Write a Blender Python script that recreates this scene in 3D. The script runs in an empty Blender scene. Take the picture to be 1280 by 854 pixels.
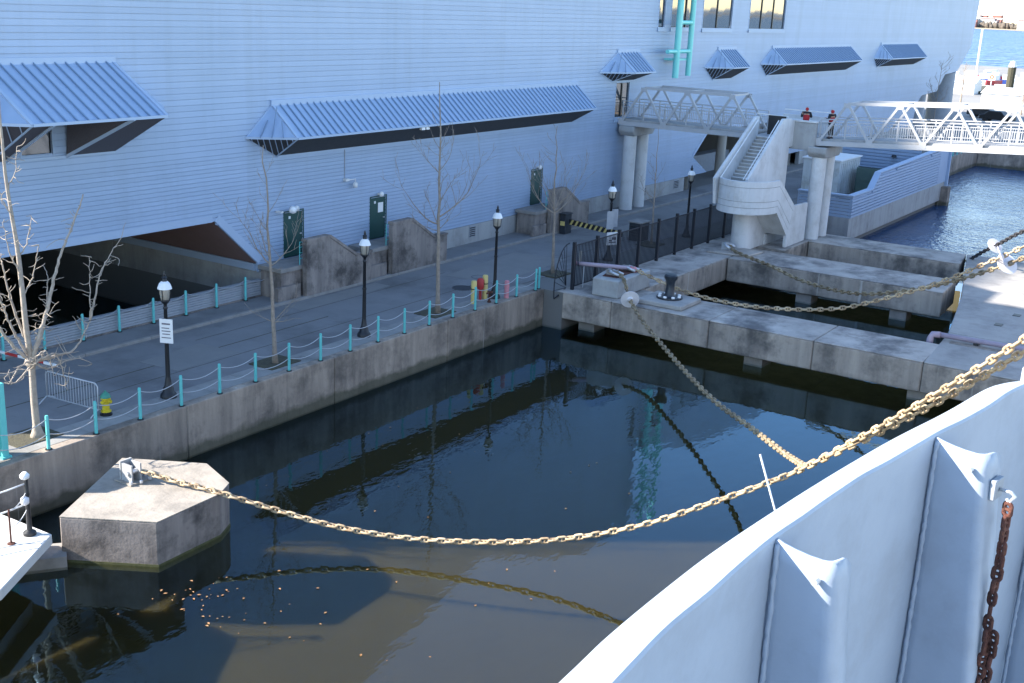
import bpy, bmesh, math, random
from mathutils import Vector, Matrix, Euler
random.seed(7)
S = bpy.context.scene
COL = S.collection
# ------------------------------------------------------------------ camera (eye 13 m above the quay)
cam = bpy.data.cameras.new("camera")
cam.lens = 41.625; cam.sensor_width = 36.0; cam.clip_start = 0.05; cam.clip_end = 20000
co = bpy.data.objects.new("camera", cam); COL.objects.link(co)
f_, roll_ = 1480.0, 0.046
cx_, cy_ = 640.0, 427.0
u_ = (math.sin(roll_), -math.cos(roll_))
v1_ = (1640.0 - cx_, 46.0 - cy_)
dh_ = v1_[0]*u_[0] + v1_[1]*u_[1]
p_ = math.atan(dh_/f_)
UP = Vector((u_[0]*math.cos(p_), u_[1]*math.cos(p_), -math.sin(p_)))
XX = Vector((v1_[0], v1_[1], f_)).normalized(); XX = (XX - UP*XX.dot(UP)).normalized()
YY = UP.cross(XX)
R_ = Matrix((XX, YY, UP))
co.matrix_world = Matrix.Translation((0, 0, 13.0)) @ (R_ @ Matrix(((1,0,0),(0,-1,0),(0,0,-1)))).to_4x4()
S.camera = co
# ------------------------------------------------------------------ light
SUN_EL, SUN_D = math.radians(32.5), Vector((0.62, -0.78))
w = bpy.data.worlds.new("World"); S.world = w; w.use_nodes = True
nt = w.node_tree
sky = nt.nodes.new("ShaderNodeTexSky"); sky.sky_type = 'NISHITA'; sky.sun_disc = False
sky.sun_elevation = SUN_EL; sky.sun_rotation = math.atan2(-SUN_D.x, -SUN_D.y)
sky.altitude = 10; sky.air_density = 1.0; sky.dust_density = 0.0; sky.ozone_density = 2.0
nt.links.new(sky.outputs[0], nt.nodes["Background"].inputs[0])
nt.nodes["Background"].inputs[1].default_value = 0.15
sl = bpy.data.lights.new("sun", 'SUN'); sl.energy = 5.0; sl.angle = math.radians(0.53); sl.color = (1.0, 0.93, 0.83)
so = bpy.data.objects.new("sun", sl); COL.objects.link(so)
dv = Vector((SUN_D.x*math.cos(SUN_EL), SUN_D.y*math.cos(SUN_EL), -math.sin(SUN_EL)))
so.rotation_euler = dv.to_track_quat('-Z', 'Y').to_euler(); so.location = (-30, 60, 60)
S.view_settings.view_transform = 'Standard'; S.view_settings.look = 'None'
S.view_settings.exposure = 1.7; S.view_settings.gamma = 1.0
S.cycles.max_bounces = 6; S.cycles.caustics_reflective = False; S.cycles.caustics_refractive = False

# ------------------------------------------------------------------ materials
def mat(name, c, rough=0.6, c2=None, scale=2.0, streak=0.0, bump=0.0, bscale=None, metal=0.0, spec=None, stain=None, stain_amt=0.0, stain_scale=0.35, detail=8.0, coord='pos'):
    m = bpy.data.materials.new(name); m.use_nodes = True
    n = m.node_tree.nodes; L = m.node_tree.links
    b = n["Principled BSDF"]
    b.inputs["Roughness"].default_value = rough; b.inputs["Metallic"].default_value = metal
    if spec is not None: b.inputs["Specular IOR Level"].default_value = spec
    b.inputs["Base Color"].default_value = (*c, 1)
    if coord == 'pos':
        src = n.new("ShaderNodeNewGeometry").outputs["Position"]
    else:
        src = n.new("ShaderNodeTexCoord").outputs["Object"]
    if c2 is not None:
        mp = n.new("ShaderNodeMapping"); L.new(src, mp.inputs["Vector"])
        mp.inputs["Scale"].default_value = (scale, scale, scale*(0.12 if streak else 1.0))
        t = n.new("ShaderNodeTexNoise"); t.inputs["Detail"].default_value = detail; t.inputs["Scale"].default_value = 1.0; t.inputs["Roughness"].default_value = 0.65
        L.new(mp.outputs[0], t.inputs["Vector"])
        r = n.new("ShaderNodeMapRange"); r.inputs["From Min"].default_value = 0.3; r.inputs["From Max"].default_value = 0.7
        L.new(t.outputs[0], r.inputs["Value"])
        mx = n.new("ShaderNodeMix"); mx.data_type = 'RGBA'
        mx.inputs["A"].default_value = (*c, 1); mx.inputs["B"].default_value = (*c2, 1)
        L.new(r.outputs[0], mx.inputs["Factor"])
        out = mx.outputs["Result"]
        if stain is not None:
            t2 = n.new("ShaderNodeTexNoise"); t2.inputs["Scale"].default_value = stain_scale; t2.inputs["Detail"].default_value = 10; t2.inputs["Roughness"].default_value = 0.7
            L.new(src, t2.inputs["Vector"])
            r2 = n.new("ShaderNodeMapRange"); r2.inputs["From Min"].default_value = 0.48; r2.inputs["From Max"].default_value = 0.66
            r2.inputs["To Max"].default_value = stain_amt
            L.new(t2.outputs[0], r2.inputs["Value"])
            m2 = n.new("ShaderNodeMix"); m2.data_type = 'RGBA'; m2.inputs["B"].default_value = (*stain, 1)
            L.new(out, m2.inputs["A"]); L.new(r2.outputs[0], m2.inputs["Factor"]); out = m2.outputs["Result"]
        L.new(out, b.inputs["Base Color"])
    if bump:
        t3 = n.new("ShaderNodeTexNoise"); t3.inputs["Scale"].default_value = bscale or 8.0; t3.inputs["Detail"].default_value = 6
        L.new(src, t3.inputs["Vector"])
        bp = n.new("ShaderNodeBump"); bp.inputs["Strength"].default_value = bump; bp.inputs["Distance"].default_value = 0.05
        L.new(t3.outputs[0], bp.inputs["Height"]); L.new(bp.outputs[0], b.inputs["Normal"])
    return m

M = {}
M['siding'] = mat('siding_paint', (0.315,0.405,0.545), 0.5, (0.345,0.435,0.58), 0.5, spec=0.45, stain=(0.285,0.375,0.51), stain_amt=0.5, stain_scale=0.15)
_n = M['siding'].node_tree.nodes; _l = M['siding'].node_tree.links; _b = _n["Principled BSDF"]
_oi = _n.new("ShaderNodeObjectInfo"); _hv = _n.new("ShaderNodeHueSaturation"); _mr = _n.new("ShaderNodeMapRange"); _mr.inputs["To Min"].default_value = 0.955; _mr.inputs["To Max"].default_value = 1.035
_l.new(_oi.outputs["Random"], _mr.inputs["Value"]); _l.new(_mr.outputs[0], _hv.inputs["Value"]); _l.new(_b.inputs["Base Color"].links[0].from_socket, _hv.inputs["Color"]); _g = _n.new("ShaderNodeNewGeometry"); _mp = _n.new("ShaderNodeMapping"); _mp.inputs["Scale"].default_value = (0.9,0.9,0.05); _l.new(_g.outputs["Position"], _mp.inputs["Vector"])
_t = _n.new("ShaderNodeTexNoise"); _t.inputs["Scale"].default_value = 1.0; _t.inputs["Detail"].default_value = 7; _t.inputs["Roughness"].default_value = 0.7; _l.new(_mp.outputs[0], _t.inputs["Vector"])
_r2 = _n.new("ShaderNodeMapRange"); _r2.inputs["From Min"].default_value = 0.5; _r2.inputs["From Max"].default_value = 0.72; _r2.inputs["To Max"].default_value = 0.35; _l.new(_t.outputs[0], _r2.inputs["Value"])
_m2 = _n.new("ShaderNodeMix"); _m2.data_type = 'RGBA'; _m2.inputs["B"].default_value = (0.25,0.31,0.40,1); _l.new(_r2.outputs[0], _m2.inputs["Factor"]); _l.new(_hv.outputs[0], _m2.inputs["A"])
_l.new(_m2.outputs["Result"], _b.inputs["Base Color"])
M['trim'] = mat('siding_trim', (0.335,0.425,0.56), 0.5, (0.365,0.455,0.59), 1.2)
M['roofmetal'] = mat('standing_seam_metal', (0.28,0.38,0.53), 0.42, (0.32,0.42,0.58), 1.0)
M['seam'] = mat('seam_metal', (0.19,0.27,0.39), 0.45)
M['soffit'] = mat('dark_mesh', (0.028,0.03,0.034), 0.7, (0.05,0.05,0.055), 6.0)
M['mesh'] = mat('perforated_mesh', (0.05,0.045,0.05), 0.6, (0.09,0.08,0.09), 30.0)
M['greypanel'] = mat('grey_panel', (0.28,0.30,0.33), 0.6, (0.34,0.36,0.39), 3.0)
M['plinth'] = mat('plinth_concrete', (0.40,0.40,0.39), 0.8, (0.30,0.30,0.30), 1.6, streak=1, bump=0.2, bscale=10, stain=(0.2,0.19,0.18), stain_amt=0.5, stain_scale=0.8)
M['quay'] = mat('quay_concrete', (0.44,0.36,0.29), 0.85, (0.18,0.15,0.125), 1.5, streak=1, bump=0.35, bscale=7, stain=(0.07,0.06,0.053), stain_amt=0.75, stain_scale=0.45)
M['pier'] = mat('pier_concrete', (0.48,0.41,0.345), 0.85, (0.20,0.172,0.15), 1.1, streak=1, bump=0.35, bscale=6, stain=(0.06,0.057,0.055), stain_amt=0.8, stain_scale=0.55)
def tide(m, z0, col, amt=0.8):
    n = m.node_tree.nodes; L = m.node_tree.links; b = n["Principled BSDF"]; src = b.inputs["Base Color"].links[0].from_socket
    g = n.new("ShaderNodeNewGeometry"); sp = n.new("ShaderNodeSeparateXYZ"); L.new(g.outputs["Position"], sp.inputs[0])
    t = n.new("ShaderNodeTexNoise"); t.inputs["Scale"].default_value = 1.7; t.inputs["Detail"].default_value = 6; L.new(g.outputs["Position"], t.inputs["Vector"])
    a = n.new("ShaderNodeMath"); a.operation = 'MULTIPLY_ADD'; L.new(t.outputs[0], a.inputs[0]); a.inputs[1].default_value = 0.55; L.new(sp.outputs["Z"], a.inputs[2])
    r = n.new("ShaderNodeMapRange"); r.inputs["From Min"].default_value = z0+0.42; r.inputs["From Max"].default_value = z0+0.22; r.inputs["To Min"].default_value = 0; r.inputs["To Max"].default_value = amt; L.new(a.outputs[0], r.inputs["Value"])
    x = n.new("ShaderNodeMix"); x.data_type = 'RGBA'; x.inputs["B"].default_value = (*col,1); L.new(r.outputs[0], x.inputs["Factor"]); L.new(src, x.inputs["A"])
    # pale lime runs
    mp = n.new("ShaderNodeMapping"); mp.inputs["Scale"].default_value = (3.5,3.5,0.10); L.new(g.outputs["Position"], mp.inputs["Vector"])
    t2 = n.new("ShaderNodeTexNoise"); t2.inputs["Scale"].default_value = 1.0; t2.inputs["Detail"].default_value = 3; L.new(mp.outputs[0], t2.inputs["Vector"])
    r2 = n.new("ShaderNodeMapRange"); r2.inputs["From Min"].default_value = 0.66; r2.inputs["From Max"].default_value = 0.74; r2.inputs["To Max"].default_value = 0.55; L.new(t2.outputs[0], r2.inputs["Value"])
    y = n.new("ShaderNodeMix"); y.data_type = 'RGBA'; y.inputs["B"].default_value = (0.55,0.52,0.48,1); L.new(r2.outputs[0], y.inputs["Factor"]); L.new(x.outputs["Result"], y.inputs["A"])
    L.new(y.outputs["Result"], b.inputs["Base Color"])
tide(M['quay'], -1.45, (0.06,0.06,0.035)); tide(M['pier'], -1.25, (0.12,0.115,0.10), 0.4)
M['deckcon'] = mat('pier_top_concrete', (0.50,0.45,0.40), 0.85, (0.25,0.225,0.205), 0.7, bump=0.3, bscale=9, stain=(0.075,0.073,0.075), stain_amt=0.8, stain_scale=0.35)
M['slabcon'] = mat('slab_concrete', (0.40,0.375,0.345), 0.85, (0.29,0.275,0.26), 0.6, bump=0.25, bscale=9, stain=(0.15,0.145,0.14), stain_amt=0.6, stain_scale=0.5)
M['dolphin'] = mat('dolphin_top_concrete', (0.37,0.325,0.275), 0.85, (0.27,0.24,0.205), 1.2, bump=0.3, bscale=10, stain=(0.16,0.145,0.125), stain_amt=0.6, stain_scale=0.9)
M['oldcon'] = mat('weathered_concrete', (0.32,0.275,0.245), 0.9, (0.16,0.138,0.128), 2.2, streak=1, bump=0.14, bscale=14, stain=(0.04,0.036,0.035), stain_amt=0.85, stain_scale=0.7)
M['stepcon'] = mat('step_concrete', (0.30,0.28,0.26), 0.9, (0.2,0.19,0.18), 2.0, bump=0.3)
M['white_con'] = mat('white_painted_concrete', (0.68,0.68,0.68), 0.6, (0.56,0.56,0.56), 1.5, streak=1, bump=0.12, bscale=12, stain=(0.38,0.36,0.33), stain_amt=0.45, stain_scale=0.9)
M['asphalt'] = mat('asphalt', (0.175,0.175,0.178), 0.88, (0.215,0.213,0.213), 0.5, bump=0.25, bscale=40, stain=(0.105,0.103,0.103), stain_amt=0.8, stain_scale=0.22)
M['patch'] = mat('asphalt_patch', (0.225,0.22,0.212), 0.9, (0.19,0.186,0.18), 0.8, bump=0.2, bscale=40)
M['pave'] = mat('pavement_concrete', (0.30,0.295,0.28), 0.88, (0.22,0.215,0.205), 1.1, bump=0.2, bscale=20, stain=(0.12,0.12,0.115), stain_amt=0.55, stain_scale=0.6)
M['dockwhite'] = mat('dock_concrete', (0.62,0.60,0.56), 0.8, (0.52,0.5,0.47), 1.5, bump=0.15)
M['soil'] = mat('soil', (0.05,0.045,0.035), 0.95, (0.09,0.085,0.05), 4.0, bump=0.6, bscale=20)
M['land'] = mat('landfill', (0.13,0.13,0.125), 0.9, (0.18,0.175,0.165), 0.1)
M['brightground'] = mat('light_paving', (0.25,0.24,0.225), 0.9, (0.19,0.18,0.17), 0.08)
M['teal'] = mat('teal_paint', (0.10,0.46,0.45), 0.5, (0.13,0.52,0.5), 3.0, coord='obj')
M['tealmast'] = mat('teal_mast_paint', (0.17,0.60,0.56), 0.4, (0.22,0.66,0.62), 0.8)
M['door'] = mat('green_door_paint', (0.008,0.052,0.048), 0.45, (0.012,0.066,0.06), 2.0)
M['black'] = mat('black_iron', (0.012,0.013,0.016), 0.45)
M['fence'] = mat('fence_iron', (0.011,0.013,0.02), 0.55)
M['navy'] = mat('bollard_paint', (0.015,0.022,0.035), 0.4, (0.03,0.035,0.04), 5.0)
M['steel'] = mat('galvanised_steel', (0.42,0.43,0.45), 0.45, (0.5,0.51,0.53), 3.0, metal=0.25)
M['truss'] = mat('truss_paint', (0.40,0.40,0.41), 0.45, (0.46,0.46,0.47), 1.0)
M['chain_gold'] = mat('ochre_chain', (0.43,0.29,0.155), 0.6, (0.56,0.46,0.31), 5.0, bump=0.2, bscale=30, stain=(0.20,0.095,0.04), stain_amt=0.85, stain_scale=6)
M['chain_dull'] = mat('dull_chain', (0.27,0.205,0.12), 0.7, (0.36,0.29,0.19), 4.0, stain=(0.14,0.08,0.04), stain_amt=0.7, stain_scale=1.2)
M['chain_dark'] = mat('dark_chain', (0.03,0.03,0.035), 0.6)
M['rust'] = mat('rusty_chain', (0.15,0.048,0.032), 0.85, (0.055,0.02,0.014), 30.0, bump=0.4, bscale=80, stain=(0.17,0.07,0.04), stain_amt=0.6, stain_scale=20)
M['disc'] = mat('white_plastic', (0.72,0.70,0.72), 0.5, (0.66,0.64,0.66), 3.0)
M['ship'] = mat('ship_paint', (0.35,0.395,0.465), 0.5, (0.305,0.35,0.42), 2.2, bump=0.22, bscale=5.0, stain=(0.28,0.30,0.34), stain_amt=0.45, stain_scale=2.2)
M['hull'] = mat('hull_paint', (0.36,0.39,0.42), 0.5, (0.32,0.35,0.38), 0.4)
M['white'] = mat('white_paint', (0.78,0.78,0.78), 0.5, (0.7,0.7,0.7), 3.0, coord='obj')
M['yellow'] = mat('yellow_paint', (0.62,0.49,0.16), 0.6, (0.55,0.44,0.18), 4.0)
M['hydrant'] = mat('hydrant_yellow', (0.62,0.47,0.012), 0.5, (0.55,0.42,0.02), 6.0)
M['hydgreen'] = mat('hydrant_green', (0.05,0.25,0.17), 0.5)
M['red'] = mat('red_paint', (0.42,0.03,0.03), 0.55)
M['pink'] = mat('faded_pink_pipe', (0.34,0.27,0.33), 0.6, (0.40,0.32,0.37), 2.5)
M['pinkpost'] = mat('faded_red_post', (0.55,0.22,0.25), 0.6)
M['redjacket'] = mat('red_jacket', (0.42,0.018,0.025), 0.8, (0.35,0.015,0.02), 8)
M['dark_cloth'] = mat('dark_cloth', (0.015,0.016,0.02), 0.85)
M['skin'] = mat('skin', (0.45,0.26,0.18), 0.6)
M['bark'] = mat('pale_bark', (0.34,0.285,0.235), 0.9, (0.22,0.18,0.145), 6.0, bump=0.3, bscale=20)
M['barkw'] = mat('paler_bark', (0.42,0.36,0.30), 0.9, (0.28,0.235,0.19), 6.0, bump=0.3, bscale=20)  # paler copy of the bark colour, for the large far-left tree
M['bag'] = mat('lamp_cap_white', (0.80,0.80,0.80), 0.35)
M['brown'] = mat('brown_soffit', (0.24,0.155,0.145), 0.7, (0.27,0.175,0.165), 2.0)
M['cream'] = mat('cream_wall', (0.45,0.42,0.37), 0.8)
M['container'] = mat('container_paint', (0.62,0.64,0.64), 0.6, (0.50,0.51,0.49), 1.2, streak=1, stain=(0.30,0.27,0.2), stain_amt=0.6, stain_scale=0.8)
M['dumpster'] = mat('dumpster_green', (0.06,0.10,0.09), 0.6, (0.08,0.13,0.11), 2.0)
M['lid'] = mat('lid_plastic', (0.055,0.085,0.10), 0.5)
M['leaf'] = mat('dead_leaf', (0.24,0.10,0.03), 0.8, (0.36,0.22,0.10), 12.0)
M['rope'] = mat('mooring_rope', (0.42,0.41,0.39), 0.9, (0.03,0.03,0.035), 30.0, detail=2)
M['silver'] = mat('shackle_galvanised', (0.55,0.56,0.58), 0.4, metal=0.5)
M['thicket'] = mat('winter_wood', (0.10,0.085,0.07), 0.95, (0.15,0.12,0.09), 0.05)
M['brickred'] = mat('far_brick', (0.30,0.13,0.10), 0.9)
M['farwhite'] = mat('far_pale_wall', (0.5,0.48,0.45), 0.8)
M['signtext'] = mat('sign_print', (0.12,0.11,0.14), 0.7)
M['boxgrey'] = mat('cctv_white', (0.7,0.7,0.7), 0.4)
M['blue'] = mat('blue_tarp', (0.03,0.07,0.3), 0.6)
M['sand'] = mat('shore_sand', (0.34,0.28,0.20), 0.9)

def jitter(m, lo, hi):
    n = m.node_tree.nodes; L = m.node_tree.links; b = n["Principled BSDF"]
    oi = n.new("ShaderNodeObjectInfo"); hv = n.new("ShaderNodeHueSaturation"); mr = n.new("ShaderNodeMapRange"); mr.inputs["To Min"].default_value = lo; mr.inputs["To Max"].default_value = hi
    L.new(oi.outputs["Random"], mr.inputs["Value"]); L.new(mr.outputs[0], hv.inputs["Value"]); L.new(b.inputs["Base Color"].links[0].from_socket, hv.inputs["Color"]); L.new(hv.outputs[0], b.inputs["Base Color"])
for q in ('chain_gold','chain_dull','rust'): jitter(M[q], 0.62, 1.12)
jitter(M['quay'], 0.9, 1.06); jitter(M['pier'], 0.9, 1.06); jitter(M['deckcon'], 0.92, 1.05); jitter(M['pave'], 0.9, 1.08)
def glass(name, c, rough=0.04, spec=0.8):
    m = bpy.data.materials.new(name); m.use_nodes = True
    b = m.node_tree.nodes["Principled BSDF"]; b.inputs["Base Color"].default_value = (*c,1)
    b.inputs["Roughness"].default_value = rough; b.inputs["Specular IOR Level"].default_value = spec; b.inputs["IOR"].default_value = 1.8
    return m
M['glass'] = glass('window_glass', (0.02,0.025,0.03))
M['lampglass'] = glass('lantern_glass', (0.34,0.31,0.26), 0.25, 0.5)

def water(name, base, s1, s2, strength, rough=0.015, dist=0.1, clear=False):
    m = bpy.data.materials.new(name); m.use_nodes = True
    n = m.node_tree.nodes; L = m.node_tree.links; b = n["Principled BSDF"]
    b.inputs["Base Color"].default_value = (*base,1); b.inputs["Roughness"].default_value = rough; b.inputs["IOR"].default_value = 1.33
    g = n.new("ShaderNodeNewGeometry")
    def nz(sx, sy, det, rot):
        mp = n.new("ShaderNodeMapping"); mp.inputs["Scale"].default_value = (sx, sy, 1); mp.inputs["Rotation"].default_value = (0,0,rot)
        L.new(g.outputs["Position"], mp.inputs["Vector"])
        t = n.new("ShaderNodeTexNoise"); t.inputs["Scale"].default_value = 1; t.inputs["Detail"].default_value = det; t.inputs["Roughness"].default_value = 0.55
        L.new(mp.outputs[0], t.inputs["Vector"]); return t.outputs[0]
    a, c = nz(s1[0], s1[1], 3, 0.5), nz(s2[0], s2[1], 2, -0.3)
    # patches of calm and of ruffled water
    t = n.new("ShaderNodeTexNoise"); t.inputs["Scale"].default_value = 0.11; t.inputs["Detail"].default_value = 2; L.new(g.outputs["Position"], t.inputs["Vector"])
    mr = n.new("ShaderNodeMapRange"); mr.inputs["From Min"].default_value = 0.35; mr.inputs["From Max"].default_value = 0.65; mr.inputs["To Min"].default_value = 0.35
    L.new(t.outputs[0], mr.inputs["Value"])
    ad = n.new("ShaderNodeMath"); ad.operation = 'ADD'; L.new(a, ad.inputs[0]); L.new(c, ad.inputs[1])
    ml = n.new("ShaderNodeMath"); ml.operation = 'MULTIPLY'; L.new(ad.outputs[0], ml.inputs[0]); L.new(mr.outputs[0], ml.inputs[1])
    bp = n.new("ShaderNodeBump"); bp.inputs["Strength"].default_value = strength; bp.inputs["Distance"].default_value = dist
    L.new(ml.outputs[0], bp.inputs["Height"]); L.new(bp.outputs[0], b.inputs["Normal"])
    if clear:      # clear top layer: mirror by Fresnel, else look through to the silty depth below
        # Schlick's Fresnel, the same from above and below
        dt = n.new("ShaderNodeVectorMath"); dt.operation = 'DOT_PRODUCT'; L.new(g.outputs["Incoming"], dt.inputs[0]); L.new(bp.outputs[0], dt.inputs[1])
        ab = n.new("ShaderNodeMath"); ab.operation = 'ABSOLUTE'; L.new(dt.outputs["Value"], ab.inputs[0])
        om = n.new("ShaderNodeMath"); om.operation = 'SUBTRACT'; om.use_clamp = True; om.inputs[0].default_value = 1.0; L.new(ab.outputs[0], om.inputs[1])
        pw_ = n.new("ShaderNodeMath"); pw_.operation = 'POWER'; L.new(om.outputs[0], pw_.inputs[0]); pw_.inputs[1].default_value = 5.0
        fr = n.new("ShaderNodeMath"); fr.operation = 'MULTIPLY_ADD'; fr.use_clamp = True; L.new(pw_.outputs[0], fr.inputs[0]); fr.inputs[1].default_value = 0.945; fr.inputs[2].default_value = 0.072
        gl = n.new("ShaderNodeBsdfGlossy"); gl.inputs["Roughness"].default_value = rough; gl.inputs["Color"].default_value = (0.48,0.76,1.0,1); L.new(bp.outputs[0], gl.inputs["Normal"])  # reflection tinted blue, standing in for a deeper blue sky
        tr = n.new("ShaderNodeBsdfTransparent"); tr.inputs["Color"].default_value = (0.86,0.84,0.74,1)
        mx = n.new("ShaderNodeMixShader"); L.new(fr.outputs[0], mx.inputs[0]); L.new(tr.outputs[0], mx.inputs[1]); L.new(gl.outputs[0], mx.inputs[2])
        L.new(mx.outputs[0], n["Material Output"].inputs["Surface"])
    return m
M['water'] = water('basin_water', (0.024,0.0205,0.010), (0.45,1.2), (1.5,3.0), 0.10, dist=0.05, clear=True)
M['silt'] = mat('silt', (0.043,0.036,0.0145), 0.95, (0.036,0.030,0.012), 0.25)
M['harbour'] = water('harbour_water', (0.016,0.055,0.13), (0.7,0.7), (2.2,2.2), 0.7, rough=0.2, dist=0.22)
M['river'] = water('river_water', (0.02,0.075,0.19), (0.03,0.015), (0.12,0.08), 1.0, rough=0.3, dist=5.0)

# ------------------------------------------------------------------ mesh builder
ORG = {}
class MB:
    def __init__(s): s.v = []; s.f = []
    def poly(s, pts):
        i = len(s.v); s.v += [Vector(p) for p in pts]; s.f.append(list(range(i, i+len(pts)))); return s
    def box(s, x0, x1, y0, y1, z0, z1):
        i = len(s.v)
        s.v += [Vector(p) for p in ((x0,y0,z0),(x1,y0,z0),(x1,y1,z0),(x0,y1,z0),(x0,y0,z1),(x1,y0,z1),(x1,y1,z1),(x0,y1,z1))]
        s.f += [[i+k for k in q] for q in ((3,2,1,0),(4,5,6,7),(0,1,5,4),(1,2,6,5),(2,3,7,6),(3,0,4,7))]; return s
    def prism(s, pts, off):
        n = len(pts); i = len(s.v); o = Vector(off)
        s.v += [Vector(p) for p in pts] + [Vector(p)+o for p in pts]
        s.f.append([i+k for k in range(n-1, -1, -1)]); s.f.append([i+n+k for k in range(n)])
        for k in range(n): s.f.append([i+k, i+(k+1)%n, i+n+(k+1)%n, i+n+k])
        return s
    def bar(s, p, q, wd, ht, up=(0,0,1)):
        p, q = Vector(p), Vector(q); d = (q-p).normalized(); up = Vector(up)
        if abs(d.dot(up)) > 0.98: up = Vector((1,0,0))
        a = d.cross(up).normalized(); b = a.cross(d).normalized(); i = len(s.v)
        for c in (p, q):
            for sa, sb in ((-1,-1),(1,-1),(1,1),(-1,1)): s.v.append(c + a*sa*wd/2 + b*sb*ht/2)
        s.f += [[i+k for k in t] for t in ((0,1,2,3),(7,6,5,4),(0,4,5,1),(1,5,6,2),(2,6,7,3),(3,7,4,0))]; return s
    def tube(s, pts, r, n=6, cap=True):
        pts = [Vector(p) for p in pts]; m = len(pts)
        rs = r if isinstance(r, (list,tuple)) else [r]*m
        base = len(s.v); pa = None
        for k, p in enumerate(pts):
            d = (pts[min(k+1,m-1)] - pts[max(k-1,0)])
            d = d.normalized() if d.length > 1e-9 else Vector((0,0,1))
            if pa is None:
                pa = d.cross(Vector((0,0,1)) if abs(d.z) < 0.9 else Vector((1,0,0))).normalized()
            else:
                pa = (pa - d*pa.dot(d)); pa = pa.normalized() if pa.length > 1e-6 else d.orthogonal().normalized()
            pb = d.cross(pa)
            for j in range(n):
                t = 2*math.pi*j/n; s.v.append(p + (pa*math.cos(t) + pb*math.sin(t))*rs[k])
        for k in range(m-1):
            for j in range(n):
                s.f.append([base+k*n+j, base+k*n+(j+1)%n, base+(k+1)*n+(j+1)%n, base+(k+1)*n+j])
        if cap:
            s.f.append([base+j for j in range(n-1,-1,-1)]); s.f.append([base+(m-1)*n+j for j in range(n)])
        return s
    def lathe(s, prof, c=(0,0,0), n=12):
        c = Vector(c); base = len(s.v)
        for (r, z) in prof:
            for j in range(n):
                t = 2*math.pi*j/n; s.v.append(c + Vector((r*math.cos(t), r*math.sin(t), z)))
        for k in range(len(prof)-1):
            for j in range(n): s.f.append([base+k*n+j, base+k*n+(j+1)%n, base+(k+1)*n+(j+1)%n, base+(k+1)*n+j])
        s.f.append([base+j for j in range(n-1,-1,-1)]); s.f.append([base+(len(prof)-1)*n+j for j in range(n)])
        return s
    def build(s, name, m, parent=None, smooth=False, bevel=0.0, kind=None):
        o0 = ORG.get(parent.name, Vector((0,0,0))) if parent else Vector((0,0,0))
        me = bpy.data.meshes.new(name); me.from_pydata([v-o0 for v in s.v], [], s.f); me.update()
        ms = m if isinstance(m, (list,tuple)) else [m]
        for q in ms: me.materials.append(q)
        if smooth:
            for p in me.polygons: p.use_smooth = True
        o = bpy.data.objects.new(name, me); COL.objects.link(o)
        if parent: o.parent = parent; ORG[o.name] = o0
        if smooth == 'auto':
            me.set_sharp_from_angle(angle=math.radians(40))
        if bevel:
            b = o.modifiers.new("bevel", 'BEVEL'); b.width = bevel; b.segments = 1; b.limit_method = 'ANGLE'
        if kind: o['kind'] = kind
        return o
def tag(o, label=None, cat=None, group=None, kind=None):
    if label: o['label'] = label
    if cat: o['category'] = cat
    if group: o['group'] = group
    if kind: o['kind'] = kind
    return o
def thing(name, loc, label, cat, group=None, rz=0.0):
    o = bpy.data.objects.new(name, None); COL.objects.link(o); o.location = loc; o.rotation_euler = (0,0,rz)
    o.empty_display_size = 0.2; ORG[o.name] = Vector(loc)
    return tag(o, label, cat, group)
def dup(root, loc, label=None, rz=None, group=None):
    def cp(o, par):
        c = o.copy(); COL.objects.link(c)
        if par: c.parent = par
        for ch in o.children: cp(ch, c)
        return c
    c = cp(root, None); c.location = loc
    if rz is not None: c.rotation_euler = (0,0,rz)
    if label: c['label'] = label
    if group: c['group'] = group
    ORG[c.name] = Vector(loc)
    return c
def inst(src, parent, mw):      # a part that shares its mesh
    o = src.copy(); COL.objects.link(o); o.parent = parent; o.matrix_basis = mw; return o
def struct(o): o['kind'] = 'structure'; return o

# ================================================================== SETTING
WZ = -1.75
# water: calm basin near the ship, ruffled harbour behind the pier, open river
struct(MB().poly([(-150,-60,WZ),(71.2,-60,WZ),(71.2,100,WZ),(-150,100,WZ)]).build('basin_water', M['water']))
struct(MB().box(-150,71.2,-60,100,-30,-3.45).build('basin_floor', M['silt']))
_b = M['silt'].node_tree.nodes['Principled BSDF']; _b.inputs['Subsurface Weight'].default_value = 1.0; _b.inputs['Subsurface Radius'].default_value = (1.0,0.95,0.8); _b.inputs['Subsurface Scale'].default_value = 3.0; _b.inputs['Specular IOR Level'].default_value = 0.0
struct(MB().poly([(71.2,-200,WZ),(260,-200,WZ),(260,100,WZ),(71.2,100,WZ)]).build('harbour_water', M['harbour']))
struct(MB().poly([(260,-9000,WZ),(16000,-9000,WZ),(16000,9000,WZ),(260,9000,WZ)]).build('river', M['river']))
# land
g = MB()
g.box(-60,36.4,28.35,36.2,-1.83,-0.03)
g.box(36.4,133,36.6,130,-1.83,-0.03)
g.box(36.4,46.6,28.35,36.6,-1.83,-0.03)
g.box(46.6,102,27.0,36.6,-1.83,-0.03)
g.box(71.2,77.2,24.9,27.0,-1.83,-0.03)
g.box(77.2,102,23.5,27.0,-4,-0.03)
g.box(102,133,27.4,36.6,-4,-0.03)
struct(g.build('ground', M['land']))
struct(MB().box(133.0,250,-90,150,-4,0.0).build('far_ground', M['brightground']))
struct(MB().box(-60,102,29.35,34.7,-0.2,0.0).build('road', M['asphalt']))
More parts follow.
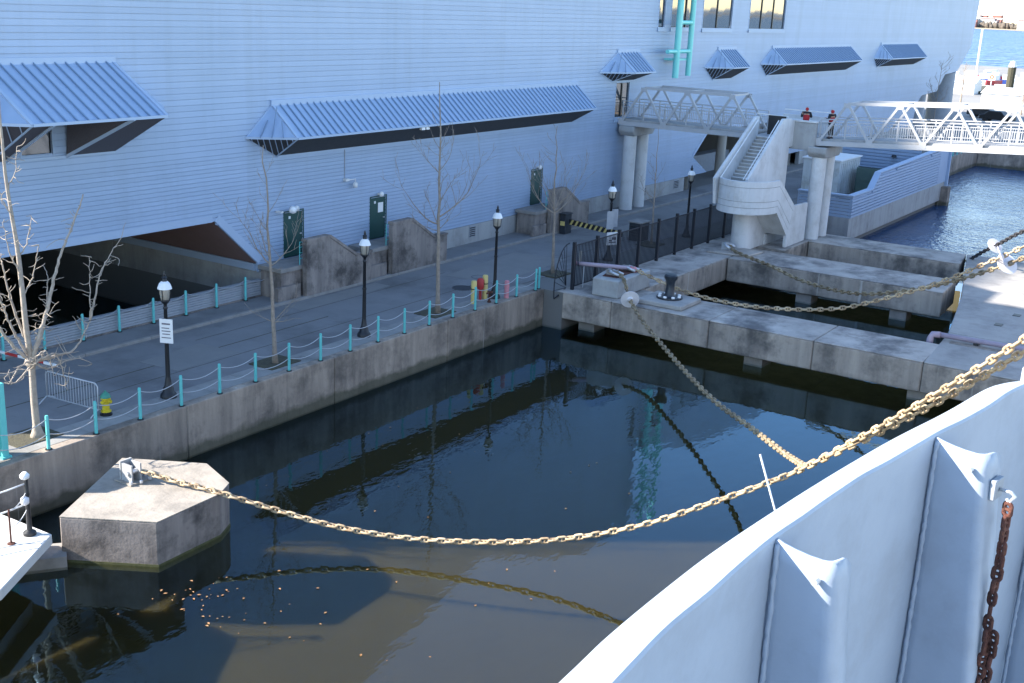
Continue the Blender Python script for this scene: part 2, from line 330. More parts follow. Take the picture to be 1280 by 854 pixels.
# paving slabs on the quayside
pv = thing('quayside_pavement', (0,0,0), None, None); pv['kind'] = 'structure'
x = -20.0
while x < 46.5:
    x1 = min(x+1.65, 46.55)
    MB().box(x+0.008, x1-0.008, 28.36, 29.34, -0.15, 0.004+random.uniform(0,0.006)).build('slab', M['pave'], pv); x = x1
kb = thing('kerb', (0,0,0), None, None); kb['kind'] = 'structure'
x = -10.0
while x < 100:
    MB().box(x+0.006, x+2.994, 34.7, 34.88, -0.2, 0.115+random.uniform(-.004,.004)).build('kerb_stone', M['stepcon'], kb, bevel=0.02); x += 3.0
struct(MB().box(-60,37.0,34.89,36.2,-0.2,0.10).box(37.0,100,34.89,36.5,-0.2,0.102).build('pavement', M['asphalt']))
for (px_, py_) in ((19.9,29.35),(29.9,29.15),(39.5,29.1),(49.6,29.3),(60.0,29.2)):
    struct(MB().box(px_-0.75, px_+0.75, py_-0.55, py_+0.6, -0.1, 0.035).build('tree_pit', M['soil']))
for (a,b,c,d) in ((-10,36,32.05,32.1),(22,60,30.9,30.93),(30,46,33.4,33.43)):
    struct(MB().box(a,b,c,d,0.001,0.004).build('tar_seam', M['soil']))
for pts in ([(46,30.2),(53,30.6),(52.5,33.6),(45.5,33.0)],[(27,31.0),(30,31.1),(29.8,33.0),(26.8,32.8)],[(61,29.8),(66,30.2),(65.8,33.2),(60.8,32.9)],[(36,33.5),(42,33.6),(42,34.5),(36,34.5)]):
    struct(MB().prism([(a,b,0.001) for a,b in pts],(0,0,0.006)).build('road_patch', M['patch']))
mh = None
for (mx, my, r) in ((46.4,31.6,0.42),(44.0,30.9,0.5),(46.2,30.4,0.35)):
    o = MB().lathe([(r,0.0),(r,0.012),(r*0.9,0.012),(r*0.9,0.006),(0.02,0.006)], (mx,my,0), 20).build('manhole_cover', M['stepcon'] if r < .4 else M['black'])
    tag(o, {0.42:'round dark manhole cover nearest the building on the asphalt road',0.5:'largest round manhole cover in the asphalt road',0.35:'small pale manhole cover beside the tree on the road'}[r], 'manhole cover', 'manhole covers in the road')

# ================================================================== QUAY WALL
qw = thing('quay_wall', (20,28,0), 'long stained concrete quay wall along the road with dark water at its foot', 'quay wall')
x = -25.0
seg = 0
while x < 46.5:
    x1 = min(x+7.1, 46.58)
    d = random.uniform(-0.008,0.008)
    MB().box(x+0.012, x1-0.012, 28.0+d, 28.36, -1.83, 0.0+random.uniform(0,0.004)).build('wall_panel', M['quay'], qw, bevel=0.025); x = x1
MB().box(-25,46.55,28.05,28.3,-1.82,-0.05).build('backing', M['oldcon'], qw)

# ================================================================== EXHIBITION BUILDING
YF = 36.5
roofline = [(14.5,26.0),(34,26.0),(34.4,21.0),(41.5,21.0),(43.9,19.5),(47.7,18.2),(51.5,17.2),(54.8,16.4),(59.2,18.2),(63.6,19.9),(68.7,21.3),(75,21.6),(75.01,14.5),(83.3,17.7),(91.6,19.1),(103,19.7),(108,20.2),(140,20.8),(166.3,21.0)]
outer = [(14.5,0.0)] + [(14.5,1.1)] + roofline + [(165.2,15.6),(163.8,9.7),(158.0,6.7),(152.5,6.65),(149.5,4.7),(143,4.5),(141.2,3.6),(140,0.0)]
openings = [
  [(12.5,-1),(12.5,3.65),(33.96,3.65),(36.41,1.48),(36.41,-1)],
  [(80.9,2.45),(83.25,4.15),(99,4.15),(101.4,2.45),(99,0.9),(99,-1),(84.0,-1),(84.0,0.9)],
]
def rect(a,b,c,d): return [(a,c),(b,c),(b,d),(a,d)]
doors = [(38.05,39.22,1.5,3.53),(43.97,45.12,1.5,3.53),(58.53,59.66,1.5,3.53)]
wins = [(73.5,74.4,11.7,14.2,1),(75.4,79.0,11.7,14.2,3),(80.5,85.7,11.66,14.2,2),(89.1,96.6,11.66,14.5,3),(68.2,70.0,6.0,8.2,2),(25.2,26.45,6.98,8.25,1)]
allop = openings + [rect(*d) for d in doors] + [rect(*q[:4]) for q in wins]
def cross(polys, z):
    xs = []
    for P in polys:
        for i in range(len(P)):
            (x0,z0),(x1,z1) = P[i], P[(i+1)%len(P)]
            if (z0 <= z) != (z1 <= z): xs.append(x0 + (x1-x0)*(z-z0)/(z1-z0))
    return sorted(xs)
def spans(z0, z1):
    e = 1e-4
    a, b, c = cross([outer]+allop, z0+e), cross([outer]+allop, z1-e), cross([outer]+allop, (z0+z1)/2)
    if len(a) == len(b): return [((a[i],a[i+1]),(b[i],b[i+1])) for i in range(0,len(a)-1,2)]
    return [((c[i],c[i+1]),(c[i],c[i+1])) for i in range(0,len(c)-1,2)]
bld = thing('exhibition_building', (80,36.5,0), 'huge pale blue-grey building with horizontal metal siding beside the road', 'building')
wall = MB()
z = 1.12
k = 0
while z < 21.4:
    dz = 0.17 if z < 6.25 else 0.23
    z1 = z + dz
    yo = YF - 0.035 + random.uniform(-0.004, 0.004)
    for (a0,a1),(b0,b1) in spans(z, z1-0.028):
        if a1-a0 < 0.02 and b1-b0 < 0.02: continue
        zt = z1 - 0.028; m_ = MB()
        A,B,C_,D = (a0,yo,z),(a1,yo,z),(b1,yo,zt),(b0,yo,zt)
        m_.poly([A,B,C_,D])
        m_.poly([D,C_,(b1,YF+0.06,zt),(b0,YF+0.06,zt)])
        m_.poly([(a0,YF+0.06,z),(a1,YF+0.06,z),B,A])
        m_.poly([(a0,YF+0.06,z),A,D,(b0,YF+0.06,zt)]); m_.poly([B,(a1,YF+0.06,z),(b1,YF+0.06,zt),C_])
        m_.build('siding_course', M['siding'], bld)
    for (a0,a1),(b0,b1) in spans(z, z1): wall.poly([(a0,YF+0.0,z),(a1,YF+0.0,z),(b1,YF+0.0,z1),(b0,YF+0.0,z1)])
    z = z1
# shell: backing, roof, back and side walls, upper floor over the pilotis
wall.build('wall', M['siding'], bld)
sh = MB()
for i in range(len(roofline)-1):
    (x0,z0),(x1,z1) = roofline[i], roofline[i+1]
    sh.poly([(x0,YF+.02,z0),(x1,YF+.02,z1),(x1,70,z1),(x0,70,z0)])
sh.build('roof', M['roofmetal'], bld)
bw = MB()
bw.poly([(14.5,70,-1.8)] + [(a,70,b) for a,b in roofline] + [(163.8,70,9.7),(140,70,4.5),(140,70,-4),(36.5,70,-4)])
bw.poly([(14.5,YF,-1.8),(14.5,YF,26.0),(14.5,70,26.0),(14.5,70,-1.8)])
bw.poly([(165.3,YF,15.6),(166.3,YF,21),(166.3,70,21),(165.3,70,15.6)]); bw.poly([(165.2,YF,15.6),(163.8,YF,9.7),(163.8,70,9.7),(165.2,70,15.6)])
bw.poly([(163.8,YF+.05,9.7),(158,YF+.05,6.7),(158,70,6.7),(163.8,70,9.7)]); bw.poly([(158,YF+.05,6.7),(152.5,YF+.05,6.65),(152.5,70,6.65),(158,70,6.7)])
bw.poly([(152.5,YF+.05,6.65),(149.5,YF+.05,4.7),(149.5,70,4.7),(152.5,70,6.65)]); bw.poly([(149.5,YF+.05,4.7),(141.2,YF+.05,4.5),(141.2,70,4.5),(149.5,70,4.7)])
bw.poly([(140.5,YF+.05,4.5),(140.5,YF+.05,-1),(140.5,70,-1),(140.5,70,4.5)])
bw.build('side_wall', M['trim'], bld)
# plinth in cast panels, with vents
x = 36.45
vents = [(52.36,52.86),(72.79,73.37),(77.93,78.6)]
while x < 140:
    x1 = min(x+2.4, 140)
    if not (x1 > 80.6 and x < 101.6):
        MB().box(x+0.006, x1-0.006, YF-0.06+random.uniform(0,0.008), YF+0.3, -0.5, 1.10).build('plinth_panel', M['plinth'], bld, bevel=0.012)
    x = x1
for a, b in vents:
    vv = MB().box(a-0.04,b+0.04,YF-0.085,YF-0.05,0.42,1.06).build('vent', M['greypanel'], bld)
    for q in range(5): MB().box(a,b,YF-0.105,YF-0.088,0.48+q*0.11,0.53+q*0.11).build('slat', M['black'], vv)
# trim round the openings
def trim(path, wd, name='trim_band', closed=False):
    for i in range(len(path)-1):
        (x0,z0),(x1,z1) = path[i], path[i+1]
        d = Vector((x1-x0, z1-z0)).normalized(); n_ = Vector((-d.y, d.x))*wd
        e = d*0.0
        MB().prism([(x0,YF-0.055,z0),(x1,YF-0.055,z1),(x1+n_.x,YF-0.055,z1+n_.y),(x0+n_.x,YF-0.055,z0+n_.y)], (0,0.16,0)).build(name, M['trim'], bld)
trim([(14.6,3.65),(33.83,3.65)], 0.30); trim([(33.96,3.67),(36.42,1.50)], 0.34); trim([(36.42,1.1),(36.42,1.47)], -0.3)
trim([(80.9,2.47),(83.22,4.14)], 0.2); trim([(83.3,4.16),(98.9,4.16)], 0.2)
# slip under the building: sloping brown soffit, beam, concrete wall
MB().poly([(33.96,YF+.06,3.66),(36.42,YF+.06,1.48),(36.42,69.9,1.48),(33.96,69.9,3.66)]).poly([(13,YF+.06,3.66),(33.96,YF+.06,3.66),(33.96,69.9,3.66),(13,69.9,3.66)]).build('soffit', M['brown'], bld)
MB().box(36.33,36.6,YF+0.12,69.8,1.16,1.475).build('beam', M['trim'], bld)
sw = MB(); y = YF-0.2
while y < 69:
    y1 = min(y+2.45, 69.5)
    MB().box(36.42,36.9,y+0.008,y1-0.008,-1.83,1.15).build('wall_panel', M['plinth'], bld); y = y1
# building-side low wall by the slip: louvred siding strip on concrete
for q in range(6):
    MB().box(-10,36.35,36.28-0.012*(q%2),36.42,0.16+q*0.1,0.16+q*0.1+0.085).build('louvre', M['greypanel'], bld)
MB().box(-10,36.35,36.26,36.44,0.775,0.84).build('wall_cap', M['greypanel'], bld)
MB().box(-10,36.35,36.25,36.45,-1.83,0.155).build('wall_base', M['oldcon'], bld)
MB().box(14,33,37.6,41.5,-3,-1.35).build('float', M['greypanel'], bld)
# recess behind the second opening
MB().poly([(78,46,0),(104,46,0),(104,46,4.3),(78,46,4.3)]).build('inner_wall', M['cream'], bld)
MB().poly([(79.5,YF+.06,4.2),(104,YF+.06,4.2),(104,46,4.2),(79.5,46,4.2)]).build('soffit', M['brown'], bld)
MB().poly([(80.6,YF+.06,0),(80.6,46,0),(80.6,46,4.2),(80.6,YF+.06,4.2)]).build('inner_wall', M['cream'], bld)
MB().poly([(101.7,YF+.06,0),(101.7,46,0),(101.7,46,4.2),(101.7,YF+.06,4.2)]).build('inner_wall', M['cream'], bld)
for q, (a, b) in enumerate(((86.6,87.6),(89.2,91.5),(93.5,97.5),(98.5,100.5))):
    MB().box(a,b,45.7,45.95,0,3.9).build('inner_door', M['black'] if q % 2 == 0 else M['door'], bld)
MB().box(82,96,40,41,0.0,1.5).build('counter', M['greypanel'], bld)
for q in (90.0, 97.0): MB().lathe([(0.4,0),(0.4,4.2)], (q,38.2,0), 14).build('column', M['cream'], bld, smooth='auto')
# doors
for i, (a,b,c,d) in enumerate(doors):
    dr = MB().box(a,b,YF+0.0,YF+0.05,c,d).build('door', M['door'], bld)
    MB().box(a-0.06,a-0.002,YF-0.06,YF+0.08,c,d+0.06).box(b+0.002,b+0.06,YF-0.06,YF+0.08,c,d+0.06).box(a,b,YF-0.06,YF+0.08,d+0.004,d+0.06).build('frame', M['door'], dr)
    MB().box(b-0.16,b-0.06,YF-0.05,YF-0.001,c+0.95,c+1.0).build('handle', M['steel'], dr)
    MB().box(a+0.3,a+0.42,YF-0.012,YF-0.001,d-0.32,d-0.2).build('notice', M['white'], dr)
    if i == 1:
        MB().box(a+0.6,a+0.98,YF-0.014,YF-0.001,d-0.78,d-0.3).build('notice', M['white'], dr)
    lx = (a+b)/2 + (0 if i else 0.0)
    lm = MB().box(lx-0.06,lx+0.06,YF-0.2,YF-0.03,d+0.10,d+0.2).build('wall_lamp', M['boxgrey'], bld)
    MB().lathe([(0.02,-0.13),(0.10,-0.1),(0.12,0),(0.08,0.1),(0.02,0.12)], (lx,YF-0.24,d+0.16), 10).build('shade', M['bag'], lm, smooth=True)
# cctv with conduit under the long canopy
cc = MB().box(41.96,42.2,YF-0.22,YF-0.03,4.55,4.66).build('security_camera', M['boxgrey'], bld)
MB().lathe([(0.03,0),(0.11,0.04),(0.12,0.2),(0.06,0.28)], (42.55,YF-0.28,4.2), 10).build('dome', M['boxgrey'], cc, smooth=True)
MB().tube([(42.1,YF-0.2,4.6),(42.55,YF-0.28,4.62),(42.55,YF-0.28,4.47)], 0.025).build('arm', M['boxgrey'], cc)
MB().tube([(42.05,YF-0.05,4.6),(42.05,YF-0.05,6.0)], 0.02).build('conduit', M['greypanel'], bld)
for dx in (0,0.35): MB().box(46.0+dx,46.25+dx,YF-1.5,YF-1.35,6.78,6.92).build('flood_lamp', M['bag'], bld)
cc = MB().box(37.5,37.62,YF-0.4,YF-0.05,3.62,3.7).build('security_camera', M['boxgrey'], bld)
MB().lathe([(0.04,0),(0.15,0.05),(0.17,0.2),(0.08,0.32)], (38.1,YF-0.5,3.55), 12).build('dome', M['bag'], cc, smooth=True)
# windows
for (a,b,c,d,n_) in wins:
    wn = MB().box(a-0.05,b+0.05,YF-0.055,YF+0.02,c-0.06,c-0.002).box(a-0.05,b+0.05,YF-0.055,YF+0.02,d+0.002,d+0.06).box(a-0.05,a-0.001,YF-0.052,YF+0.02,c,d).box(b+0.001,b+0.05,YF-0.052,YF+0.02,c,d).build('window', M['trim'], bld)
    if a > 30: MB().box(a-0.1,b+0.1,YF-0.12,YF-0.057,c-0.28,c-0.062).build('sill', M['trim'], wn)
    for q in range(n_):
        xa, xb = a+(b-a)*q/n_, a+(b-a)*(q+1)/n_
        MB().poly([(xa+0.05,YF+0.06,c+0.04),(xb-0.05,YF+0.06,c+0.04),(xb-0.05,YF+0.06+random.uniform(-.01,.01),d-0.04),(xa+0.05,YF+0.06,d-0.04)]).build('pane', M['glass'], wn)
        if q: MB().box(xa-0.05,xa+0.05,YF+0.0,YF+0.07,c,d).build('mullion', M['black'], wn)
    MB().box(a,b,YF+0.09,YF+0.12,c,d).build('blind', M['black'], wn)
# canopies
def canopy(tl, tr, rl, rr, bl, br, zr, ze, zb, p, step=0.42, recess=None, roofm='roofmetal'):
    yw = YF - 0.035; ye = YF - p
    RL,RR,EL,ER = (rl,yw,zr),(rr,yw,zr),(rl,ye,ze),(rr,ye,ze)
    TL,TR,BL,BR = (tl,yw,ze),(tr,yw,ze),(bl,yw,zb),(br,yw,zb)
    c = MB().poly([RL,EL,ER,RR]).poly([TL,EL,RL]).poly([ER,TR,RR]).build('window_canopy', M[roofm], bld)
    if recess is None:
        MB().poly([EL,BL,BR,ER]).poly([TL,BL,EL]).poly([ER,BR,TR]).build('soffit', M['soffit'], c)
    else:
        a, b = recess
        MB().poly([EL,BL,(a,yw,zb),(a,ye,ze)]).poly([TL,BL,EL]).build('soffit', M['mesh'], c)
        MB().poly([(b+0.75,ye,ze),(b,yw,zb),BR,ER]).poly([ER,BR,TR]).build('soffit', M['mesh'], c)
        MB().poly([(b,yw,zb),(b+0.75,ye,ze),(b,yw-0.2,ze)]).build('cheek', M['mesh'], c)
        MB().poly([(a,yw,zb),(a,ye,ze),(a,yw-0.1,ze)]).build('cheek', M['mesh'], c)
        MB().bar((b,yw-0.03,zb),(b+0.75,ye+0.03,ze-0.03),0.1,0.1).build('strut', M['trim'], c)
        MB().bar((a,yw-0.03,zb),(a,ye+0.03,ze-0.03),0.1,0.1).build('strut', M['trim'], c)
    # hips seen from the end: a lattice under the overhang
    for q in range(1,9):
        t = q/9; P = Vector(TL).lerp(Vector(EL), t)
        Q = Vector(TL).lerp(Vector(BL), t*2) if t < 0.5 else Vector(EL).lerp(Vector(BL), (1-t)*2)
        MB().bar(P+Vector((-.02,-.02,-0.03)), Q+Vector((-.02,-.02,0)), 0.03, 0.03).build('lattice_bar', M['trim'], c)
    MB().bar(EL, ER, 0.06, 0.10).build('eave_trim', M['trim'], c)
    MB().bar(TL, EL, 0.06, 0.10).build('eave_trim', M['trim'], c)
    MB().bar((bl,yw-0.02,zb),(br,yw-0.02,zb),0.07,0.09).build('eave_trim', M['trim'], c)
    MB().bar((rl-0.1,yw-0.03,zr+0.05),(rr+0.1,yw-0.03,zr+0.05),0.09,0.26).build('flashing', M['trim'], c)
    MB().bar(RL,EL,0.12,0.07).build('hip_cap', M['trim'], c); MB().bar(RR,ER,0.12,0.07).build('hip_cap', M['trim'], c)
    MB().bar(TL,BL,0.05,0.05).build('edge_trim', M['trim'], c); MB().bar(EL,BL,0.06,0.06).build('edge_trim', M['trim'], c); MB().bar(RL,TL,0.07,0.05).build('edge_trim', M['trim'], c)
    nrm = Vector((0,-(zr-ze),p)).normalized(); nrm = Vector((0, -(zr-ze), p)).normalized()
    src = None; x = rl + step
    d = Vector((0, ye-yw, ze-zr)); off = Vector((0,-(zr-ze),p)).normalized()*0.03
    while x < rr - 0.1:
        if src is None:
            src = MB().bar(Vector((x,yw,zr))+off, Vector((x,ye,ze))+off, 0.035, 0.07, up=off).build('roof_seam', M['seam'], c); x_0 = x
        else: inst(src, c, Matrix.Translation((x-x_0,0,0)))
        x += step
    for t in (0.28,0.5,0.72):
        P = Vector(TL).lerp(Vector(EL), t); tt = 1-abs(2*t-1)
        # seams on the sloping end run straight up the slope
        topz = P.lerp(Vector(RL), 0.96*min(1, tt+0.0))
        Q = Vector((P.x+(rl-P.x)*tt*0.9, P.y+(yw-P.y)*tt*0.5, ze+(zr-ze)*tt*0.93))
        o_ = Vector((-0.03,-0.03,0.02))
        MB().bar(P+o_, Q+o_, 0.035, 0.05).build('roof_seam', M['seam'], c)
canopy(21.4,31.5,23.7,29.2,23.9,29.1,10.2,8.47,6.92,2.9, 0.43, recess=(24.5,27.0))
canopy(35.78,65.0,37.36,63.1,37.6,62.7,8.28,6.97,6.05,1.53,0.42)
canopy(65.9,73.4,68.1,70.9,67.64,70.4,10.13,8.92,8.33,1.4,0.4)
canopy(81.5,89.6,83.66,86.9,83.1,86.4,10.17,8.9,7.98,1.4,0.42)
canopy(92.27,118.0,94.5,114.5,93.7,113.7,10.2,8.95,8.0,1.4,0.42)
canopy(122.57,142.0,124.4,137.8,123.8,137.3,10.33,8.95,8.08,1.4,0.42)
# pilotis under the far end
for q, r_, h_ in ((143.8,0.9,4.6),(148.2,1.0,6.0),(159.2,1.5,9.6)): MB().lathe([(r_,-0.1),(r_,h_)], (q,38.3,0), 18).build('column', M['greypanel'], bld, smooth='auto')

# teal pipe mast on the facade
ms = thing('pipe_mast', (77,35.7,8.5), 'turquoise ladder-like pipe mast hanging in front of the siding between windows', 'pipe mast')
MB().tube([(74.9,35.6,8.4),(74.9,35.6,21.5)], 0.22, 14).build('upright', M['tealmast'], ms, smooth='auto')
MB().tube([(76.9,35.6,8.5),(76.9,35.6,21.5)], 0.19, 14).build('upright', M['tealmast'], ms, smooth='auto')
for zz in (10.15,12.05,14.55,15.9,17.8,19.7): MB().tube([(73.4 if zz < 11 else 74.95,35.6,zz),(76.9,35.6,zz)], 0.14, 12).build('rung', M['tealmast'], ms, smooth='auto')
for zz in (9.6,15.0,20.0): MB().box(74.8,77.0,35.7,36.48,zz-0.06,zz+0.06).build('bracket', M['tealmast'], ms)

# ================================================================== ENTRANCE STEPS beside the doors
def entrance(x0, label):
    # x0: left edge of the parapet at the road
    t = thing('entrance_steps', (x0,34.8,0), label, 'steps', 'concrete steps beside the green doors')
    pts = [(x0,-0.2),(x0,2.45),(x0+0.05,2.52),(x0+1.5,2.56),(x0+3.3,1.44),(x0+4.4,1.44),(x0+4.4,-0.2)]
    MB().prism([(a,34.72,b) for a,b in pts], (0,0.28,0)).build('parapet', M['oldcon'], t, bevel=0.02)
    MB().bar((x0-0.02,34.86,2.58),(x0+1.5,34.86,2.60),0.34,0.12).build('coping', M['oldcon'], t)
    MB().bar((x0+1.5,34.86,2.60),(x0+3.34,34.86,1.48),0.344,0.12).build('coping', M['oldcon'], t)
    MB().box(x0+3.32,x0+4.43,34.7,35.03,1.445,1.54).build('coping', M['oldcon'], t)
    MB().box(x0-1.3,x0+1.7,35.0,36.38,1.30,1.48).build('landing', M['stepcon'], t)
    MB().box(x0-1.2,x0+1.6,35.1,36.3,0,1.29).build('base', M['oldcon'], t)
    for q in range(7): MB().box(x0+1.71+q*0.3,x0+2.0+q*0.3+0.01,35.0,36.38,0,1.48-(q+1)*0.185).build('step', M['stepcon'], t)
    MB().box(x0-1.6,x0-0.2,34.9,35.08,0,0.7).build('cheek_wall', M['oldcon'], t)
    r = MB()
    for q in range(6): r.tube([(x0-0.05+q*0.3,35.1,1.48),(x0-0.05+q*0.3,35.1,2.45)],0.02)
    for zz in (1.75,2.0,2.25,2.48): r.tube([(x0-0.05,35.1,zz),(x0+1.5,35.1,zz)],0.022)
    r.build('railing', M['teal'], t)
entrance(37.6,'weathered concrete door steps and parapet nearest the dark opening')
entrance(43.55,'weathered concrete door steps and parapet beside the middle green door')
entrance(58.1,'weathered concrete door steps and parapet behind the striped gate arm')
# ================================================================== QUAYSIDE FURNITURE
# teal posts with two slack cables
POST_X = [18.0+1.645*i for i in range(18)]
pp = None
def post_proto(x, y, label, group):
    t = thing('barrier_post', (x,y,0), label, 'post', group)
    MB().lathe([(0.052,0.0),(0.052,1.0),(0.042,1.04),(0.0,1.05)], (x,y,0), 10).build('shaft', M['teal'], t, smooth='auto')
    MB().lathe([(0.10,0.004),(0.10,0.03),(0.06,0.035)], (x,y,0), 10).build('foot_plate', M['black'], t)
    return t
gq = 'turquoise posts along the edge of the quay'
near = {19.645:'turquoise post on the sunlit paving nearest the bare white tree', 21.29:'turquoise post standing in front of the yellow hydrant'}
pp = post_proto(19.645, 28.12, near[19.645], gq)
ORD = ['','first','second','third','fourth','fifth','sixth','seventh','eighth','ninth','tenth','eleventh','twelfth','thirteenth','fourteenth','fifteenth','sixteenth','seventeenth']
for i in range(2, 18):
    x = POST_X[i]
    d_ = near[21.29] if i == 2 else ('turquoise post last along the quay before the fan of iron bars' if i == 17 else ORD[i-2]+' turquoise quay post counted along from the yellow hydrant')
    dup(pp, (x, 28.12, 0), d_, rz=random.uniform(0,6))
pp2 = post_proto(46.6-0.22, 28.2, 'doubled turquoise post at the corner of the quay', gq)
def cable(a, b, sag, name, label, cat, group, r=0.014, m='steel', n=8):
    a, b = Vector(a), Vector(b)
    pts = [a.lerp(b, i/n) - Vector((0,0,4*sag*(i/n)*(1-i/n))) for i in range(n+1)]
    return tag(MB().tube(pts, r, 5).build(name, M[m], smooth=True), label, cat, group)
GAP = ['leftmost','second'] + ORD[3:]
for i in range(0, 17):
    x0, x1 = POST_X[i], POST_X[i+1]
    for zz, sg in ((0.93,0.17),(0.48,0.14)):
        cable((x0,28.12,zz),(x1,28.12,zz), sg*random.uniform(0.9,1.15), 'barrier_cable', ('upper' if zz > 0.6 else 'lower')+' slack cable in the '+(GAP[i] if i < 16 else 'last')+' gap between turquoise quay posts, counted from the left', 'cable', 'cables between the quay posts')
gb = 'turquoise posts beside the opening under the building'
PB = [23.7+1.655*i for i in range(9)]
for i, x in enumerate(PB):
    dup(pp, (x,36.12,0.1), ('turquoise post nearest the concrete steps, beside the dark opening' if i == 8 else ORD[9-i]+' turquoise post from the concrete steps along the low louvred wall'), group=gb)
for i in range(8):
    cable((PB[i],36.12,1.02),(PB[i+1],36.12,1.02), 0.2, 'barrier_cable', ('cable nearest the concrete steps along the dark opening' if i == 7 else ORD[8-i]+' cable from the concrete steps along the dark opening'), 'cable', 'cables beside the dark opening', r=0.017, m='greypanel')

# lamp posts
def lamp(loc, label):
    x, y, z = loc
    t = thing('lamp_post', loc, label, 'street lamp', 'black lamp posts along the road')
    MB().lathe([(0.27,0),(0.27,0.10),(0.23,0.16),(0.19,0.2),(0.17,0.34),(0.12,0.42),(0.095,0.62),(0.082,0.7)], loc, 14).build('base', M['black'], t, smooth='auto')
    MB().lathe([(0.078,0.69),(0.058,2.98),(0.075,3.0),(0.075,3.05),(0.05,3.08),(0.06,3.14)], loc, 12).lathe([(0.085,1.9),(0.085,1.96)], loc, 12).build('shaft', M['black'], t, smooth='auto')
    ln = MB().lathe([(0.05,3.14),(0.10,3.2),(0.17,3.28),(0.165,3.31)], loc, 12).build('lantern_holder', M['black'], t, smooth='auto')
    for q in range(4):
        an = q*math.pi/2+0.4
        MB().bar((x+0.16*math.cos(an),y+0.16*math.sin(an),z+3.28),(x+0.2*math.cos(an),y+0.2*math.sin(an),z+3.66),0.018,0.018).build('strut', M['black'], ln)
    MB().lathe([(0.12,3.29),(0.155,3.4),(0.178,3.62),(0.17,3.66)], loc, 14).build('lantern_glass', M['lampglass'], t, smooth='auto')
    MB().lathe([(0.235,3.665),(0.225,3.70),(0.18,3.82),(0.11,3.90),(0.06,3.915)], loc, 14).build('cap', M['bag'], t, smooth='auto')
    MB().lathe([(0.09,3.91),(0.07,3.99),(0.10,4.02),(0.04,4.08),(0.05,4.12),(0.008,4.24)], loc, 10).build('finial', M['black'], t, smooth='auto')
    return t
l1 = lamp((24.91,29.1,0), 'black lamp post carrying a tilted white notice below its lantern')
l2 = dup(l1, (34.71,29.05,0), 'black lamp post without signs between two slender bare trees', 0.7)
dup(l1, (43.45,28.75,0), 'black lamp post behind the yellow bollards on the quay', 1.9)
l4 = dup(l1, (54.5,28.95,0), 'black lamp post with grey banner plates inside the iron fence', 0.2)
dup(l1, (63.75,28.75,0), 'black lamp post in front of the curved white staircase', 1.1)
def sign(t, c, wd, ht, rz, lines, m='white', tilt=0.0):
    R = Matrix.Rotation(rz,4,'Z') @ Matrix.Rotation(tilt,4,'Y')
    b = MB().box(-wd/2,wd/2,-0.012,0.012,-ht/2,ht/2); b.v = [R @ v + Vector(c) for v in b.v]
    o = b.build('sign_plate', M[m], t)
    for (lx, lz, lw, lh) in lines:
        q = MB().box(lx-lw/2,lx+lw/2,-0.016,-0.0125,lz-lh/2,lz+lh/2); q.v = [R @ v + Vector(c) for v in q.v]; q.build('print_line', M['signtext'], o)
sign(l1, (24.9-0.1,28.97,2.30), 0.44, 0.80, -1.15, [(0,0.24,0.28,0.05),(-0.02,0.10,0.26,0.03),(0.0,0.0,0.3,0.03),(0.0,-0.1,0.26,0.03),(0,-0.22,0.32,0.03)])
sign(l4, (54.1,28.85,2.2), 0.42, 0.95, -0.7, [], 'greypanel'); sign(l4, (54.85,28.85,2.2), 0.42, 0.95, -0.7, [], 'greypanel')
sign(l4, (54.35,28.75,1.2), 0.68, 0.68, -0.7, [(0,-0.2,0.45,0.06),(0.1,0.0,0.3,0.14),(-0.12,-0.1,0.2,0.08)])

# hydrant
t = thing('fire_hydrant', (22.55,29.25,0), 'yellow fire hydrant with green bonnet at the end of the metal barrier', 'hydrant')
hx, hy = 22.55, 29.25
MB().lathe([(0.19,0),(0.19,0.05),(0.15,0.06),(0.15,0.12)], (hx,hy,0), 14).build('foot', M['black'], t, smooth='auto')
MB().lathe([(0.165,0.12),(0.165,0.15),(0.115,0.17),(0.11,0.5),(0.15,0.53),(0.15,0.57),(0.12,0.58)], (hx,hy,0), 14).build('barrel', M['hydrant'], t, smooth='auto')
MB().lathe([(0.165,0.58),(0.165,0.61),(0.13,0.67),(0.08,0.73),(0.04,0.75),(0.03,0.80)], (hx,hy,0), 14).build('bonnet', M['hydgreen'], t, smooth='auto')
for an in (0.3, 0.3+math.pi, 0.3-math.pi/2):
    MB().tube([(hx+0.08*math.cos(an),hy+0.08*math.sin(an),0.46),(hx+0.2*math.cos(an),hy+0.2*math.sin(an),0.46)],0.055,10).build('outlet_cap', M['hydrant'], t, smooth='auto')
# crowd barrier
t = thing('crowd_barrier', (21.9,30.2,0), 'galvanised crowd control barrier leading from the road to the hydrant', 'barrier')
A_, B_ = Vector((22.15,31.6,0)), Vector((22.35,29.35,0))
def P_(s, z): return Vector((A_.x+(B_.x-A_.x)*s, A_.y+(B_.y-A_.y)*s, z))
MB().tube([P_(0,0.2),P_(0,0.95),P_(0.04,1.05),P_(0.96,1.05),P_(1,0.95),P_(1,0.2),P_(0,0.2)],0.022,8).build('frame', M['steel'], t, smooth=True)
src = MB().tube([P_(0,0.2),P_(0,1.03)],0.009,5).build('bar', M['steel'], t)
for q in range(1,19): inst(src, t, Matrix.Translation((B_-A_)*q/19))
for s_ in (0.0,1.0):
    q = P_(s_,0); MB().tube([q+Vector((-0.35,-.05,0.02)),q+Vector((-0.25,-.05,0.1)),q+Vector((0,0,0.22)),q+Vector((0.25,.05,0.1)),q+Vector((0.35,.05,0.02))],0.02,6).build('foot', M['steel'], t)
